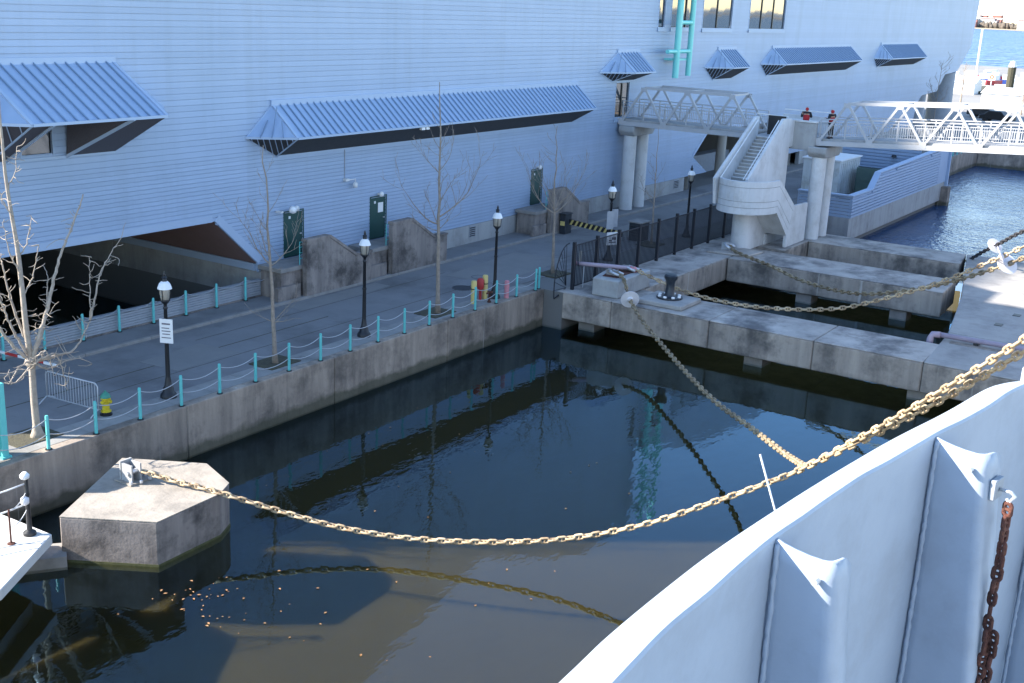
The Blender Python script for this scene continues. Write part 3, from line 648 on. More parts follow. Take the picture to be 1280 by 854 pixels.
# bollards
def bollard(x, y, h, r, m, label, cat='bollard'):
    t = thing('bollard', (x,y,0), label, cat, None)
    MB().lathe([(r,0),(r,h-0.05),(r*0.8,h-0.01),(0,h)], (x,y,0), 14).build('pipe', M[m], t, smooth='auto')
    MB().lathe([(r+0.015,h*0.62),(r+0.015,h*0.66)], (x,y,0), 14).build('band', M['soil' if m == 'yellow' else m], t)
    return t
bollard(41.95,28.85,1.05,0.125,'yellow','pale yellow pipe bollard standing nearer the slender tree')
bollard(43.05,29.0,1.1,0.125,'yellow','pale yellow pipe bollard beside the red standpipe')
bollard(43.85,28.35,0.82,0.11,'pinkpost','faded pink pipe bollard at the foot of the lamp post')
t = thing('standpipe', (42.75,28.95,0), 'red fire department connection box behind the yellow bollards', 'standpipe')
MB().lathe([(0.07,0),(0.07,0.5)], (42.75,29.05,0), 10).build('riser', M['red'], t); MB().lathe([(0.14,0.5),(0.16,0.6),(0.16,0.9),(0.1,0.98)], (42.75,29.05,0), 12).build('head', M['red'], t, smooth='auto')
t = thing('valve_post', (42.55,28.45,0), 'small dark rusty valve post on the quay below the lamp', 'valve')
MB().lathe([(0.09,0),(0.09,0.06),(0.05,0.08),(0.05,0.42),(0.1,0.46),(0.1,0.52)], (42.6,28.45,0), 10).build('stem', M['rust'], t); MB().tube([(42.4,28.45,0.45),(42.8,28.45,0.45)],0.05,8).build('valve', M['rust'], t)
# striped gate arm with its cabinet
t = thing('boom_gate', (59.2,34.2,0), 'black and yellow striped boom gate with dark cabinet crossing the road', 'boom gate')
a, b = Vector((59.3,34.2,0.72)), Vector((58.6,30.3,0.62)); d = (b-a)
bm_ = MB().bar(a,b,0.06,0.30).build('boom', M['black'], t)
for q in range(11):
    p0 = a+d*(q+0.15)/11; dd = d.normalized(); up = Vector((0,0,0.149)); o_ = Vector((-0.034,0,0))
    MB().prism([p0-up+o_, p0-up+dd*0.15+o_, p0+up+dd*0.32+o_, p0+up+dd*0.17+o_], (-0.004,0,0)).build('stripe', M['yellow'], bm_)
cb_ = MB().box(58.95,59.65,34.25,34.65,0,1.15).build('cabinet', M['navy'], t, bevel=0.03); MB().box(58.9,59.7,34.2,34.69,1.151,1.2).build('top', M['navy'], cb_)
MB().box(58.93,58.948,34.3,34.6,0.5,0.75).build('hazard_plate', M['yellow'], cb_)
t = thing('utility_box', (60.7,30.4,0), 'dark utility box with pale lid behind the iron fence', 'utility box')
MB().box(60.2,61.2,29.95,30.75,0,1.05).build('housing', M['navy'], t, bevel=0.02); MB().box(60.15,61.25,29.9,30.8,1.05,1.12).build('lid', M['stepcon'], t)
for q in range(4): MB().box(60.18,60.198,30.05,30.65,0.3+q*0.16,0.38+q*0.16).build('louvre', M['black'], t)
# white utility stake behind fence
t = thing('marker_stake', (64.2,30.3,0), 'short pale marker stake beyond the iron fence', 'stake')
MB().box(52.3,52.4,29.35,29.45,0,0.75).build('stake', M['cream'], t)
# red and white boom at the far left, teal gantry
t = thing('road_barrier', (22.6,34.0,0), 'red and white striped road barrier behind the bare white tree', 'barrier')
a, b = Vector((22.35,36.0,1.02)), Vector((22.8,31.9,1.0)); 
for q in range(7): MB().bar(a+(b-a)*q/7, a+(b-a)*(q+0.998)/7, 0.05, 0.08).build('stripe', M['red' if q % 2 else 'white'], t)
MB().box(22.2,22.5,35.9,36.2,0.1,1.15).build('pedestal', M['white'], t)
t = thing('panel_stand', (18.0,28.6,0), 'turquoise steel panel stand at the edge of the quay beside the white tree', 'panel stand')
MB().box(16.95,18.62,28.52,28.66,0.3,2.1).build('panel', M['teal'], t)
for a in (16.9, 18.55): MB().box(a,a+0.2,28.45,28.75,0.01,2.2).build('post', M['teal'], t, bevel=0.015)
MB().box(17.1,18.55,28.44,28.76,2.11,2.22).build('top_rail', M['teal'], t)
MB().box(18.35,18.77,28.78,29.0,0.01,2.0).build('side_plate', M['navy'], t)
for a in (16.85,18.5): MB().box(a,a+0.3,28.4,28.8,0.003,0.06).build('foot_plate', M['teal'], t)
t.location.x -= 0.14

# ================================================================== TREES
def resample(pts, step):
    # Catmull-Rom then equal steps
    P = [Vector(p) for p in pts]; Q = [2*P[0]-P[1]] + P + [2*P[-1]-P[-2]]; fine = []
    for i in range(1, len(Q)-2):
        for j in range(20):
            u = j/20; a, b, c, d = Q[i-1], Q[i], Q[i+1], Q[i+2]
            fine.append(0.5*((2*b)+(c-a)*u+(2*a-5*b+4*c-d)*u*u+(3*b-a-3*c+d)*u**3))
    fine.append(P[-1]); out = [fine[0]]; acc = 0
    for i in range(1, len(fine)):
        seg = (fine[i]-fine[i-1]).length
        while acc + seg >= step:
            tt = (step-acc)/seg; q = fine[i-1].lerp(fine[i], tt); out.append(q); fine[i-1] = q; seg = (fine[i]-q).length; acc = 0
        acc += seg
    return out
def tree(loc, H, lean, limbs, label, r0=0.09, m='bark', seed=1, curl=0.25, twig_n=4, twig_len=0.6, knuckle=None, twr=0.006):
    rnd = random.Random(seed)
    t = thing('bare_tree', loc, label, 'tree', 'bare trees along the road')
    L = Vector(loc)
    n = 14
    tp = []
    for i in range(n+1):
        s_ = i/n
        tp.append(L + Vector((lean[0]*s_**1.2 + rnd.uniform(-.03,.03)*s_*2, lean[1]*s_ + rnd.uniform(-.03,.03)*s_*2, H*s_ - 0.05)))
    tr = [r0*(1-0.9*(i/n)**0.8)+0.006 for i in range(n+1)]; tr[0] *= 1.35
    MB().tube(tp, tr, 8).build('trunk', M[m], t, smooth=True)
    def at(s_):
        f = s_*n; i = min(int(f), n-1); return tp[i].lerp(tp[i+1], f-i), tr[i]+(tr[i+1]-tr[i])*(f-i)
    def grow(p, d, ln, r, depth, mb, tw):
        pts = [p.copy()]; rs = [r]; d = d.normalized(); k = max(4, int(ln/0.22)); q = p.copy()
        for i in range(k):
            d = (d + Vector((rnd.gauss(0,curl*.35), rnd.gauss(0,curl*.35), 0.10 + rnd.gauss(0,curl*.25)))).normalized()
            q = q + d*ln/k; pts.append(q.copy()); rs.append(max(r*(1-0.85*(i+1)/k), twr))
            if depth > 0 and i >= 1 and rnd.random() < 0.75:
                e = (d*0.7 + Vector((rnd.uniform(-1,1), rnd.uniform(-1,1), rnd.uniform(-.3,.8)))*0.75)
                grow(q, e, ln*rnd.uniform(0.25,0.5), max(rs[-1]*0.6,twr), depth-1, tw, tw)
        mb.tube(pts, rs, 5, cap=False)
    tw = MB()
    for (s_, az, el, ln, rr) in limbs:
        p, r = at(s_); b = MB()
        grow(p, Vector((math.cos(az)*math.cos(el), math.sin(az)*math.cos(el), math.sin(el))), ln, rr, 2 if ln > 1.0 else 1, b, tw)
        b.build('branch', M[m], t, smooth=True)
    for i in range(twig_n):
        s_ = rnd.uniform(0.35,0.98); p, r = at(s_); az = rnd.uniform(0,6.28)
        grow(p, Vector((math.cos(az), math.sin(az), rnd.uniform(0.1,0.8))), twig_len*rnd.uniform(0.4,1.1), max(r*0.3,twr), 1, tw, tw)
    if tw.f:
        o = tw.build('twigs', M[m], t, smooth=True); o['kind'] = 'stuff'
    return t
# image plane is roughly X for "right", so azimuth ~ -0.6 points right in the picture and 2.5 left
AR, AL = -0.55, 2.6
# the large tree at the far left: pollard knuckle, long curling limbs and many short spurs
t = thing('bare_tree', (20.05,29.2,0.03), 'large pale-barked bare tree with curling branches at the quay edge', 'tree', 'bare trees along the road')
rt = random.Random(21)
def smooth_poly(pts, step): return resample(pts, step)
TR = [(20.06,29.2,-0.05),(20.02,29.2,1.17),(20.02,29.2,2.27),(19.93,29.2,3.37),(19.89,29.2,4.56),(19.85,29.22,5.72),(19.76,29.25,6.75),(19.67,29.25,7.75),(19.62,29.2,8.63),(19.6,29.2,9.3),(19.62,29.2,10.2)]
tp = smooth_poly(TR, 0.22); n_t = len(tp)
MB().tube(tp, [0.26 if i == 0 else (0.16 if i == 1 else 0.105*(1-0.86*(i/n_t)**0.9)+0.011) for i in range(n_t)], 9).build('trunk', M['barkw'], t, smooth=True)
MB().lathe([(0.10,-0.18),(0.17,-0.06),(0.18,0.05),(0.12,0.16)], (20.02,29.2,2.34), 9).build('knuckle', M['barkw'], t, smooth=True)
LIMBS = [
 ([(20.0,29.15,2.3),(20.16,29.0,3.0),(20.62,29.0,4.11),(20.96,29.0,5.11),(21.34,29.0,5.83),(21.74,29.0,6.53),(21.95,28.95,7.1)],0.07),
 ([(20.0,29.1,2.35),(20.43,28.85,2.45),(21.18,28.8,2.53),(21.6,28.8,2.98),(21.82,28.8,3.3)],0.055),
 ([(21.82,28.8,3.3),(22.0,28.8,3.88),(22.28,28.8,4.69),(22.72,28.8,5.23),(23.03,28.8,5.55)],0.034),
 ([(21.82,28.8,3.3),(21.9,28.85,4.2),(22.0,28.9,5.3)],0.022),
 ([(20.04,29.2,2.27),(19.68,29.2,2.71),(19.33,29.2,3.14),(19.01,29.2,3.79),(18.7,29.2,4.9)],0.06),
 ([(20.0,29.35,3.0),(19.74,29.5,4.06),(19.57,29.5,5.03),(19.4,29.5,6.0)],0.045),
 ([(19.85,28.9,2.35),(20.1,28.6,2.62),(20.43,28.6,2.57),(20.65,28.6,1.88),(20.72,28.6,1.3)],0.03),
 ([(19.85,28.95,2.4),(20.04,28.6,2.8),(20.21,28.6,2.47),(20.28,28.6,1.97)],0.026),
 ([(19.95,29.0,2.3),(19.6,28.8,2.5),(19.2,28.7,2.35),(18.9,28.7,2.0)],0.035),
 ([(19.95,29.1,2.25),(19.5,29.0,2.0),(19.1,28.9,1.95),(18.8,28.8,2.3)],0.032),
 ([(20.05,29.1,2.3),(20.4,28.9,2.1),(20.9,28.8,2.25),(21.4,28.8,2.2),(21.8,28.7,1.9)],0.03),
 ([(20.05,29.2,2.4),(20.5,29.3,3.0),(20.8,29.4,3.9),(20.9,29.4,4.7)],0.04),
 ([(19.95,29.2,2.5),(19.6,29.3,3.3),(19.3,29.4,4.4),(19.2,29.4,5.4)],0.045),
 ([(19.9,29.2,4.3),(20.2,29.1,4.9),(20.4,29.0,5.8)],0.026),([(19.87,29.2,5.4),(20.1,29.1,5.9),(20.25,29.0,6.6)],0.022),
 ([(19.87,29.2,5.0),(19.6,29.2,5.6),(19.45,29.2,6.5)],0.026),([(19.78,29.2,6.6),(19.5,29.2,7.1),(19.35,29.2,7.9)],0.022),([(19.7,29.2,7.4),(19.95,29.2,7.9),(20.05,29.2,8.6)],0.018),
 ([(20.02,29.2,3.2),(20.35,29.1,3.3),(20.55,29.0,3.15)],0.02),([(19.95,29.2,3.7),(20.2,29.1,3.75),(20.35,29.1,3.55)],0.016)]
spur = MB()
for pts, r in LIMBS:
    q = smooth_poly(pts, 0.12); m_ = len(q)
    q = [p + Vector((rt.gauss(0,.012), rt.gauss(0,.012), rt.gauss(0,.012))) for p in q]
    MB().tube(q, [max(r*(1-0.75*i/m_), 0.009) for i in range(m_)], 7).build('branch', M['barkw'], t, smooth=True)
    for i in range(2, m_):
        for _ in range(2):
            if rt.random() < 0.42:
                az = rt.uniform(0,6.28); d = Vector((math.cos(az), math.sin(az), rt.uniform(-.5,.9))).normalized(); ln = rt.uniform(0.10,0.42) if rt.random() < 0.8 else rt.uniform(0.4,0.9)
                sp = [q[i].copy()]; c = q[i].copy(); k = 5
                for j in range(k):
                    d = (d + Vector((rt.gauss(0,.25), rt.gauss(0,.25), rt.gauss(0.06,.28)))).normalized(); c = c + d*ln/k; sp.append(c.copy())
                spur.tube(sp, [0.013-0.0012*j for j in range(k+1)], 5, cap=False)
o = spur.build('twigs', M['barkw'], t, smooth=True); o['kind'] = 'stuff'
tree((29.83,29.1,0.03), 7.9, (-0.35,0.1), [(0.47,AL,0.55,2.0,0.028),(0.46,AR,0.5,1.6,0.024),(0.62,AL+0.5,0.7,1.2,0.02),(0.2,AR,0.7,1.3,0.022),(0.19,AR+0.6,0.4,1.0,0.02),(0.2,AL,0.4,0.9,0.018),(0.2,AR-0.7,0.1,0.9,0.02),(0.7,AR,0.9,1.0,0.014),(0.49,AL+1.0,0.8,1.6,0.02)],
   'slender bare tree between the sign lamp and the second lamp', 0.085, 'bark', 5, 0.3, 10, 0.7)
tree((39.5,29.0,0.03), 9.7, (-0.1,0.1), [(0.40,AL,0.35,2.5,0.035),(0.43,AR,0.5,3.0,0.035),(0.40,AL+0.8,0.6,1.6,0.025),(0.5,AR,0.8,1.6,0.022),(0.62,AL,0.7,1.5,0.02),(0.63,AR,0.75,1.6,0.02),(0.38,AR+0.5,0.1,1.6,0.02),(0.37,AL-0.4,0.15,1.2,0.02),(0.72,AL,0.9,1.0,0.014),(0.74,AR,1.0,0.9,0.014),(0.53,AL+1.4,0.6,1.4,0.02)],
   'tallest bare tree in front of the long canopy beside the manhole covers', 0.10, 'bark', 11, 0.25, 16, 0.7)
tree((49.6,29.4,0.03), 7.3, (-0.2,0.1), [(0.42,AL,0.5,2.8,0.035),(0.42,AR,0.45,2.8,0.035),(0.44,AL-0.5,0.8,2.0,0.028),(0.44,AR+0.5,0.8,2.2,0.028),(0.43,AL+0.9,0.4,1.8,0.024),(0.45,AR-0.9,0.7,1.8,0.024),(0.45,1.0,0.9,2.0,0.024),(0.43,-1.6,0.5,1.7,0.022)],
   'vase-shaped bare tree in front of the third concrete steps', 0.085, 'bark', 17, 0.22, 10, 0.7)
tree((60.1,29.2,0.03), 6.6, (-0.05,0.1), [(0.4,AL,0.5,1.4,0.02),(0.4,AR,0.45,1.0,0.02),(0.35,AL+0.5,0.3,1.2,0.02),(0.55,AR,0.8,1.0,0.015),(0.6,AL,0.9,1.0,0.014)],
   'thin bare sapling behind the iron fence near the white columns', 0.06, 'bark', 23, 0.2, 10, 0.5)
tree((139,33.8,0), 8.5, (0.3,0), [(0.4,AL,0.6,2.0,0.04),(0.45,AR,0.6,2.0,0.04),(0.5,1,0.8,2.0,0.04)], 'distant bare tree against the far columns of the building', 0.08, 'bark', 29, 0.2, 12, 1.4, twr=0.012)

# ================================================================== PIER
pr_ = thing('concrete_pier', (47,20,0), 'stained grey concrete pier of crossing beams over dark water', 'pier')
def slabp(pts, z0, z1, name, m, par): return MB().prism([(a,b,z0) for a,b in pts], (0,0,z1-z0)).build(name, M[m], par, bevel=0.04)
def beam(pts, name='beam'):
    slabp(pts, -1.28, -0.06, name, 'pier', pr_)
    c = 0.0
    slabp(pts, -0.058, 0.0, 'beam_top', 'deckcon', pr_)
for k in range(3):
    ya = [24.45,19.6,14.9,10.42]; beam([(46.62,ya[k+1]+0.012),(49.75,ya[k+1]+0.012),(49.75,ya[k]-0.012),(46.62,ya[k]-0.012)])
beam([(59.8,12.9),(63.4,13.1),(63.4,24.38),(59.8,24.38)]); beam([(68.0,14.0),(71.2,14.4),(71.2,22.75),(68.0,22.75)])
for q in range(5):
    a = 46.62 + q*3.5; beam([(a+0.008,24.46),(a+3.49,24.46),(a+3.49,27.35),(a+0.008,27.35)], 'deck_slab')
for q in range(2):
    a = 64.15 + q*3.6; beam([(a+0.008,22.8),(a+3.59,22.8),(a+3.59,27.0),(a+0.008,27.0)], 'deck_slab')
yy = [(-14,'a')]
sl_ = [((46.6,-14),(52,-14),(52,10.75),(46.6,10.4)),((52.01,-14),(60,-14),(60,12.05),(52.01,10.76)),((60.01,-14),(71.2,-14),(71.2,14.35),(60.01,12.06))]
for pts in sl_:
    slabp([(pts[0][0]+.01,pts[0][1]),(pts[1][0]-.01,pts[1][1]),(pts[2][0]-.01,pts[2][1]),(pts[3][0]+.01,pts[3][1])], -1.28, -0.06, 'apron_slab', 'pier', pr_)
    slabp([(pts[0][0]+.01,pts[0][1]),(pts[1][0]-.01,pts[1][1]),(pts[2][0]-.01,pts[2][1]),(pts[3][0]+.01,pts[3][1])], -0.058, 0.004, 'apron_top', 'slabcon', pr_)
MB().box(50.2,50.6,-8,10.3,0.006,0.018).build('joint_strip', M['pier'], pr_)
for (a,b) in ((47.75,26.0),(47.75,17.66),(47.75,10.6),(60.5,20),(60.5,15),(68.6,18.0)):
    MB().box(a-0.5,a+0.6,b-0.42,b+0.42,-1.83,-1.29).build('pile', M['stepcon'], pr_)
for q in range(4): MB().box(70.9,71.15,15.5+q*2,15.9+q*2,-4,-1.29).build('pile', M['stepcon'], pr_)
for (a,b,lb) in ((55.0,9.3,'dark square hatch in the sunless pier slab nearer the pink pipe'),(57.5,9.0,'small dark iron cover on the pier slab toward the sunlit patch')):
    tag(MB().box(a-0.22,a+0.22,b-0.16,b+0.16,0.006,0.03).build('hatch_cover', M['black']), lb, 'hatch')
# mooring block with shackles
t = thing('anchor_block', (49.2,25.6,0), 'streaked concrete anchor block topped with shackles beside the iron fence', 'anchor block')
MB().prism([(47.15,24.4,0.003),(50.5,24.45,0.003),(50.5,25.1,0.003),(49.5,26.2,0.003),(47.1,25.75,0.003)], (0,0,0.84)).build('block', M['plinth'], t, bevel=0.05)
MB().prism([(47.7,24.8,0.845),(50.2,24.8,0.845),(50.1,25.1,0.845),(49.3,25.9,0.845),(47.6,25.5,0.845)], (0,0,0.03)).build('mount_plate', M['rust'], t)
for (a,b) in ((48.0,25.2),(49.4,25.1)):
    MB().box(a-0.06,a+0.06,b-0.3,b+0.3,0.876,1.12).build('lug', M['stepcon'], t)
    MB().tube([(a-0.2,b-0.45,0.96),(a-0.22,b-0.2,1.02),(a-0.18,b+0.05,1.06),(a+0.18,b+0.05,1.06),(a+0.22,b-0.2,1.02),(a+0.2,b-0.45,0.96)],0.06,8).build('shackle', M['silver'], t, smooth=True)
t = thing('fire_pipe', (48.5,26.5,1.0), 'faded pink pipe resting above the anchor block by the fence', 'pipe')
MB().tube([(47.85,27.2,1.16),(48.8,25.75,1.08),(49.35,24.95,1.02)],0.10,10).build('pipe', M['pink'], t, smooth=True)
MB().tube([(49.33,24.98,1.02),(49.46,24.8,0.99),(49.5,24.75,0.86)],0.12,10).build('elbow', M['pinkpost'], t, smooth=True)
MB().tube([(47.78,27.3,1.165),(47.9,27.12,1.155)],0.13,10).build('valve', M['pinkpost'], t)
for (a,b) in ((48.1,26.8),(49.0,25.45)): MB().tube([(a,b,0.004 if b > 26.6 else 0.85),(a,b,1.05)],0.025,6).build('stand', M['steel'], t)
t = thing('fire_pipe', (50.6,9.0,0.2), 'long faded pink pipe lying along the pier slab', 'pipe')
MB().tube([(50.5,10.8,0.22),(50.75,4.0,0.22),(50.9,-6,0.22)],0.11,10).build('pipe', M['pink'], t, smooth=True)
MB().tube([(50.48,10.75,0.22),(50.42,11.05,0.2),(50.3,11.1,0.05),(50.2,11.1,-0.5)],0.14,10).build('elbow', M['pink'], t, smooth=True)
for q in range(4): MB().box(50.5,50.9,9.2-q*2.6,9.4-q*2.6,0.005,0.12).build('support', M['black'], t)
# black bollard on its plinth
t = thing('mooring_bollard', (48.3,22.3,0), 'black cast mooring bollard bolted to a square concrete pad', 'mooring bollard')
MB().box(47.15,49.3,21.2,23.45,0.003,0.22).build('plinth', M['slabcon'], t, bevel=0.04)
bc = (48.3,22.35,0)
MB().lathe([(0.60,0.22),(0.60,0.30),(0.3,0.32)], bc, 20).build('base_plate', M['navy'], t)
MB().lathe([(0.30,0.3),(0.22,0.4),(0.19,0.85),(0.22,1.02),(0.30,1.14),(0.31,1.26),(0.25,1.33),(0,1.35)], bc, 18).build('post', M['navy'], t, smooth='auto')
for q in range(8):
    an = q*math.pi/4; MB().lathe([(0.085,0.3),(0.085,0.36),(0.03,0.38)], (bc[0]+0.48*math.cos(an),bc[1]+0.48*math.sin(an),0), 8).build('bolt', M['bag'], t)
# anchor plate 2
t = thing('anchor_plate', (62,24.3,0), 'flat concrete anchor pad with a pale shackle by the staircase foot', 'anchor plate')
MB().prism([(60.3,25.9,0.003),(60.6,23.6,0.003),(62.4,23.4,0.003),(62.6,25.4,0.003)],(0,0,0.12)).build('pad', M['deckcon'], t, bevel=0.03)
MB().box(61.2,61.4,24.9,25.4,0.125,0.5).build('lug', M['silver'], t)
MB().tube([(60.9,24.75,0.3),(60.95,25.05,0.42),(61.3,25.25,0.46),(61.6,25.05,0.42),(61.5,24.75,0.3)],0.09,8).build('shackle', M['silver'], t, smooth=True)

# ================================================================== IRON FENCE
fn = thing('iron_fence', (47.3,26.95,0), 'black iron railing fence with upright bars between road and pier', 'fence')
FX = [47.35+2.21*q for q in range(10)]
for q, x in enumerate(FX): MB().box(x-0.07,x+0.07,26.88,27.02,0.003,2.28).build('post', M['fence'], fn)
b = MB()
for q in range(9):
    for zz in (0.12,2.08): MB().box(FX[q]+0.071,FX[q+1]-0.071,26.93,26.97,zz,zz+0.05).build('rail', M['fence'], fn)
    for j in range(1,15):
        x = FX[q]+0.07+(2.21-0.14)*j/15; b.box(x-0.015,x+0.015,26.935,26.965,0.17,2.08)
o = b.build('railing_bars', M['fence'], fn); o['kind'] = 'stuff'
fan = [];
for q in range(10):
    an = math.pi/2 + q*math.pi/2/9.0*1.15
    fan.append(Vector((47.3+1.2*math.cos(an), 27.2, 0.2+2.0*math.sin(an))))
MB().tube(fan, 0.03, 6).build('fan_rim', M['fence'], fn)
for q in range(1,10):
    MB().tube([(47.28,27.25,0.05 if q > 6 else 0.15),fan[q]],0.014,5).build('fan_bar', M['fence'], fn)
MB().tube([fan[-1],(47.3,27.25,-0.1)],0.03,6).build('fan_foot', M['fence'], fn)

# ================================================================== CONCRETE MOORING DOLPHIN
t = thing('mooring_dolphin', (19.8,24.8,-0.45), 'six-sided concrete mooring block standing alone in the water, sunlit on top', 'mooring block')
hexp = [(17.6,24.95),(18.93,22.75),(21.2,22.85),(21.9,23.2),(22.5,24.75),(21.25,26.95)]
MB().prism([(a,b,-1.84) for a,b in hexp], (0,0,1.36)).build('body', M['oldcon'], t, bevel=0.03)
MB().prism([(a,b,-0.478) for a,b in hexp], (0,0,0.028)).build('top', M['dolphin'], t)
MB().prism([(a+(a-19.9)*0.004,b+(b-24.6)*0.004,-1.9) for a,b in hexp], (0,0,0.22)).build('weed_line', mat('weed', (0.05,0.055,0.02), 0.9, (0.1,0.1,0.04), 6.0), t)
MB().box(20.0,20.75,25.05,25.75,-0.445,-0.40).build('base_plate', M['dolphin'], t)
MB().box(20.12,20.17,25.15,25.6,-0.4,0.10).box(20.42,20.47,25.15,25.6,-0.4,0.10).box(20.1,20.5,25.58,25.64,-0.4,0.14).build('padeye', M['plinth'], t)
MB().tube([(20.06,25.3,-0.14),(20.55,25.3,-0.14)],0.07,10).build('pin', M['silver'], t, smooth='auto')
for (a,b) in ((20.05,25.1),(20.3,24.98),(20.62,25.0),(20.7,25.3),(20.7,25.6)): MB().lathe([(0.05,-0.4),(0.05,-0.33),(0.02,-0.31)], (a,b,0), 8).build('bolt', M['silver'], t)

# ================================================================== CHAINS
def link_mesh(ln, wd, r, stud=True):
    mb = MB(); pts = []; n = 14; a = (ln-wd)/2; R = wd/2 - r
    for i in range(n):
        t_ = 2*math.pi*i/n; x_ = math.cos(t_)*R + (a if math.cos(t_) > 0 else -a); pts.append(Vector((x_, math.sin(t_)*R, 0)))
    k = 6; base = 0
    for i, p in enumerate(pts):
        d = (pts[(i+1)%n]-pts[i-1]).normalized(); s_ = d.cross(Vector((0,0,1)))
        for j in range(k):
            q = 2*math.pi*j/k; mb.v.append(p + (s_*math.cos(q) + Vector((0,0,1))*math.sin(q))*r)
    for i in range(n):
        for j in range(k): mb.f.append([i*k+j, i*k+(j+1)%k, ((i+1)%n)*k+(j+1)%k, ((i+1)%n)*k+j])
    if stud: mb.tube([(0,-R,0),(0,R,0)], r*0.85, 5, cap=False)
    return mb
def chain(name, pts, pitch, m, label, cat='chain', group=None, stud=True, wf=0.80, rf=0.115, roll0=0.0, links_max=299):
    t = thing(name, pts[0], label, cat, group); ps = resample(pts, pitch); o = Vector(pts[0]); src = None
    ln = pitch*1.36
    for i in range(min(len(ps)-1, links_max)):
        a, b = ps[i], ps[i+1]; d = (b-a).normalized(); s_ = d.cross(Vector((0,0,1)))
        s_ = s_.normalized() if s_.length > 1e-3 else Vector((1,0,0)); n_ = s_.cross(d)
        an = roll0 + (math.pi/2 if i % 2 else 0) + random.uniform(-0.12,0.12)
        y_ = s_*math.cos(an) + n_*math.sin(an); z_ = d.cross(y_)
        mw = Matrix((d, y_, z_)).transposed().to_4x4(); mw.translation = (a+b)/2 - o
        if src is None:
            src = link_mesh(ln, ln*wf*0.62/0.62*0.62 if stud else ln*0.66, ln*rf).build('link', m, None, smooth=True); src.parent = t; src.matrix_basis = mw
        else: inst(src, t, mw)
    return t
J = Vector((28.1,8.8,1.82)); E1 = Vector((25.9,3.85,6.66)); E2 = Vector((25.0,1.6,9.1))
gm = 'ochre mooring chains'
chain('mooring_chain', [(20.5,25.2,-0.16),(20.8,24.2,-0.30),(21.08,23.1,-0.36),(21.95,21.35,-0.80),(22.65,19.9,-1.10),(23.45,18.25,-1.24),(24.4,16.25,-1.14),(25.4,14.3,-0.84),(26.3,12.4,-0.20),(27.2,10.65,0.70),(27.7,9.6,1.30),J,J.lerp(E1,.5)-Vector((0,0,.10)),E1,E2], 0.235, M['chain_gold'],
      'heavy ochre stud-link chain sagging from the six-sided mooring block', group=gm, wf=1.0)
sh_ = Vector((0.17,-0.12,-0.20))
chain('mooring_chain', [J+Vector((-.05,.1,-.08)),J.lerp(E1,.5)+sh_,E1+sh_,E2+sh_], 0.235, M['chain_gold'], 'second ochre chain running doubled alongside up to the ship', group=gm, wf=1.0)
chain('mooring_chain', [(48.0,24.9,0.98),(47.5,24.35,0.92),(46.4,23.38,0.30),(45.2,22.2,-0.10),(43.75,20.75,-0.35),(40.54,17.87,-0.47),(37.74,15.4,-0.40),(35.0,13.0,-0.02),(31.5,10.6,0.75),J], 0.255, M['chain_dull'],
      'dull brown chain from the anchor block through a white disc to the ochre chain', group=gm, wf=1.0, roll0=0.78)
chain('mooring_chain', [(49.4,24.8,1.0),(49.45,23.9,0.75),(49.4,22.3,0.40),(49.3,20.3,0.25),(49.2,17.9,0.36),(49.05,15,0.87),(48.95,13,1.66),(48.85,11.1,2.58),(48.78,9.4,3.63),(48.69,7.78,4.73),(48.5,4,7.5),(48.4,1.5,9.4)], 0.25, M['chain_gold'],
      'ochre chain passing behind the black mooring bollard and over the pier', group=gm, wf=1.0)
chain('mooring_chain', [(61.2,24.9,0.40),(60.6,24.4,0.28),(59.8,23.2,0.22),(58.4,21.3,0.22),(56.9,19.3,0.12),(55.3,17.1,0.27),(53.9,15.1,0.64),(52.4,12.9,1.43),(51,11,2.33),(49.7,9.3,3.3),(48.6,7.7,4.31),(46.5,4.6,6.7),(45,2.2,8.7)], 0.27, M['chain_dull'],
      'dull chain hanging low over the second pier opening from the concrete pad', group=gm, wf=1.0)
chain('mooring_chain', [(70.6,14.2,-0.3),(68.5,13.0,0.75),(66.4,11.7,1.8),(64.4,10.4,2.85),(60,6.5,5.5)], 0.30, M['chain_dark'], 'dark mooring chain rising over the ruffled blue harbour water', group='dark mooring chain', wf=1.0)
def disc(c, n_, r, label):
    n_ = Vector(n_).normalized(); q = n_.to_track_quat('Z','Y').to_matrix()
    mb = MB().lathe([(0.10,-0.05),(0.14,-0.03),(r,-0.012),(r,0.012),(0.16,0.03),(0.10,0.09)], (0,0,0), 32); mb.v = [q @ v + Vector(c) for v in mb.v]
    return tag(mb.build('rat_guard', M['disc'], smooth='auto'), label, 'rat guard', 'white discs on the mooring chains')
disc((46.42,23.4,0.31), (-0.75,-0.55,-0.3), 0.42, 'round white disc on the dull chain below the anchor block')
disc((48.74,8.55,4.2), (0.25,-1,0.55), 0.42, 'white disc on the upper ochre chain at the edge of the pier slab')
disc((49.05,8.35,3.9), (-0.55,-0.7,0.7), 0.45, 'sunlit white disc on the lower dull chain near the fairlead')
disc((67.2,12.2,1.4), (-0.4,-0.6,0.6), 0.45, 'shaded disc on the dark chain over the blue water')

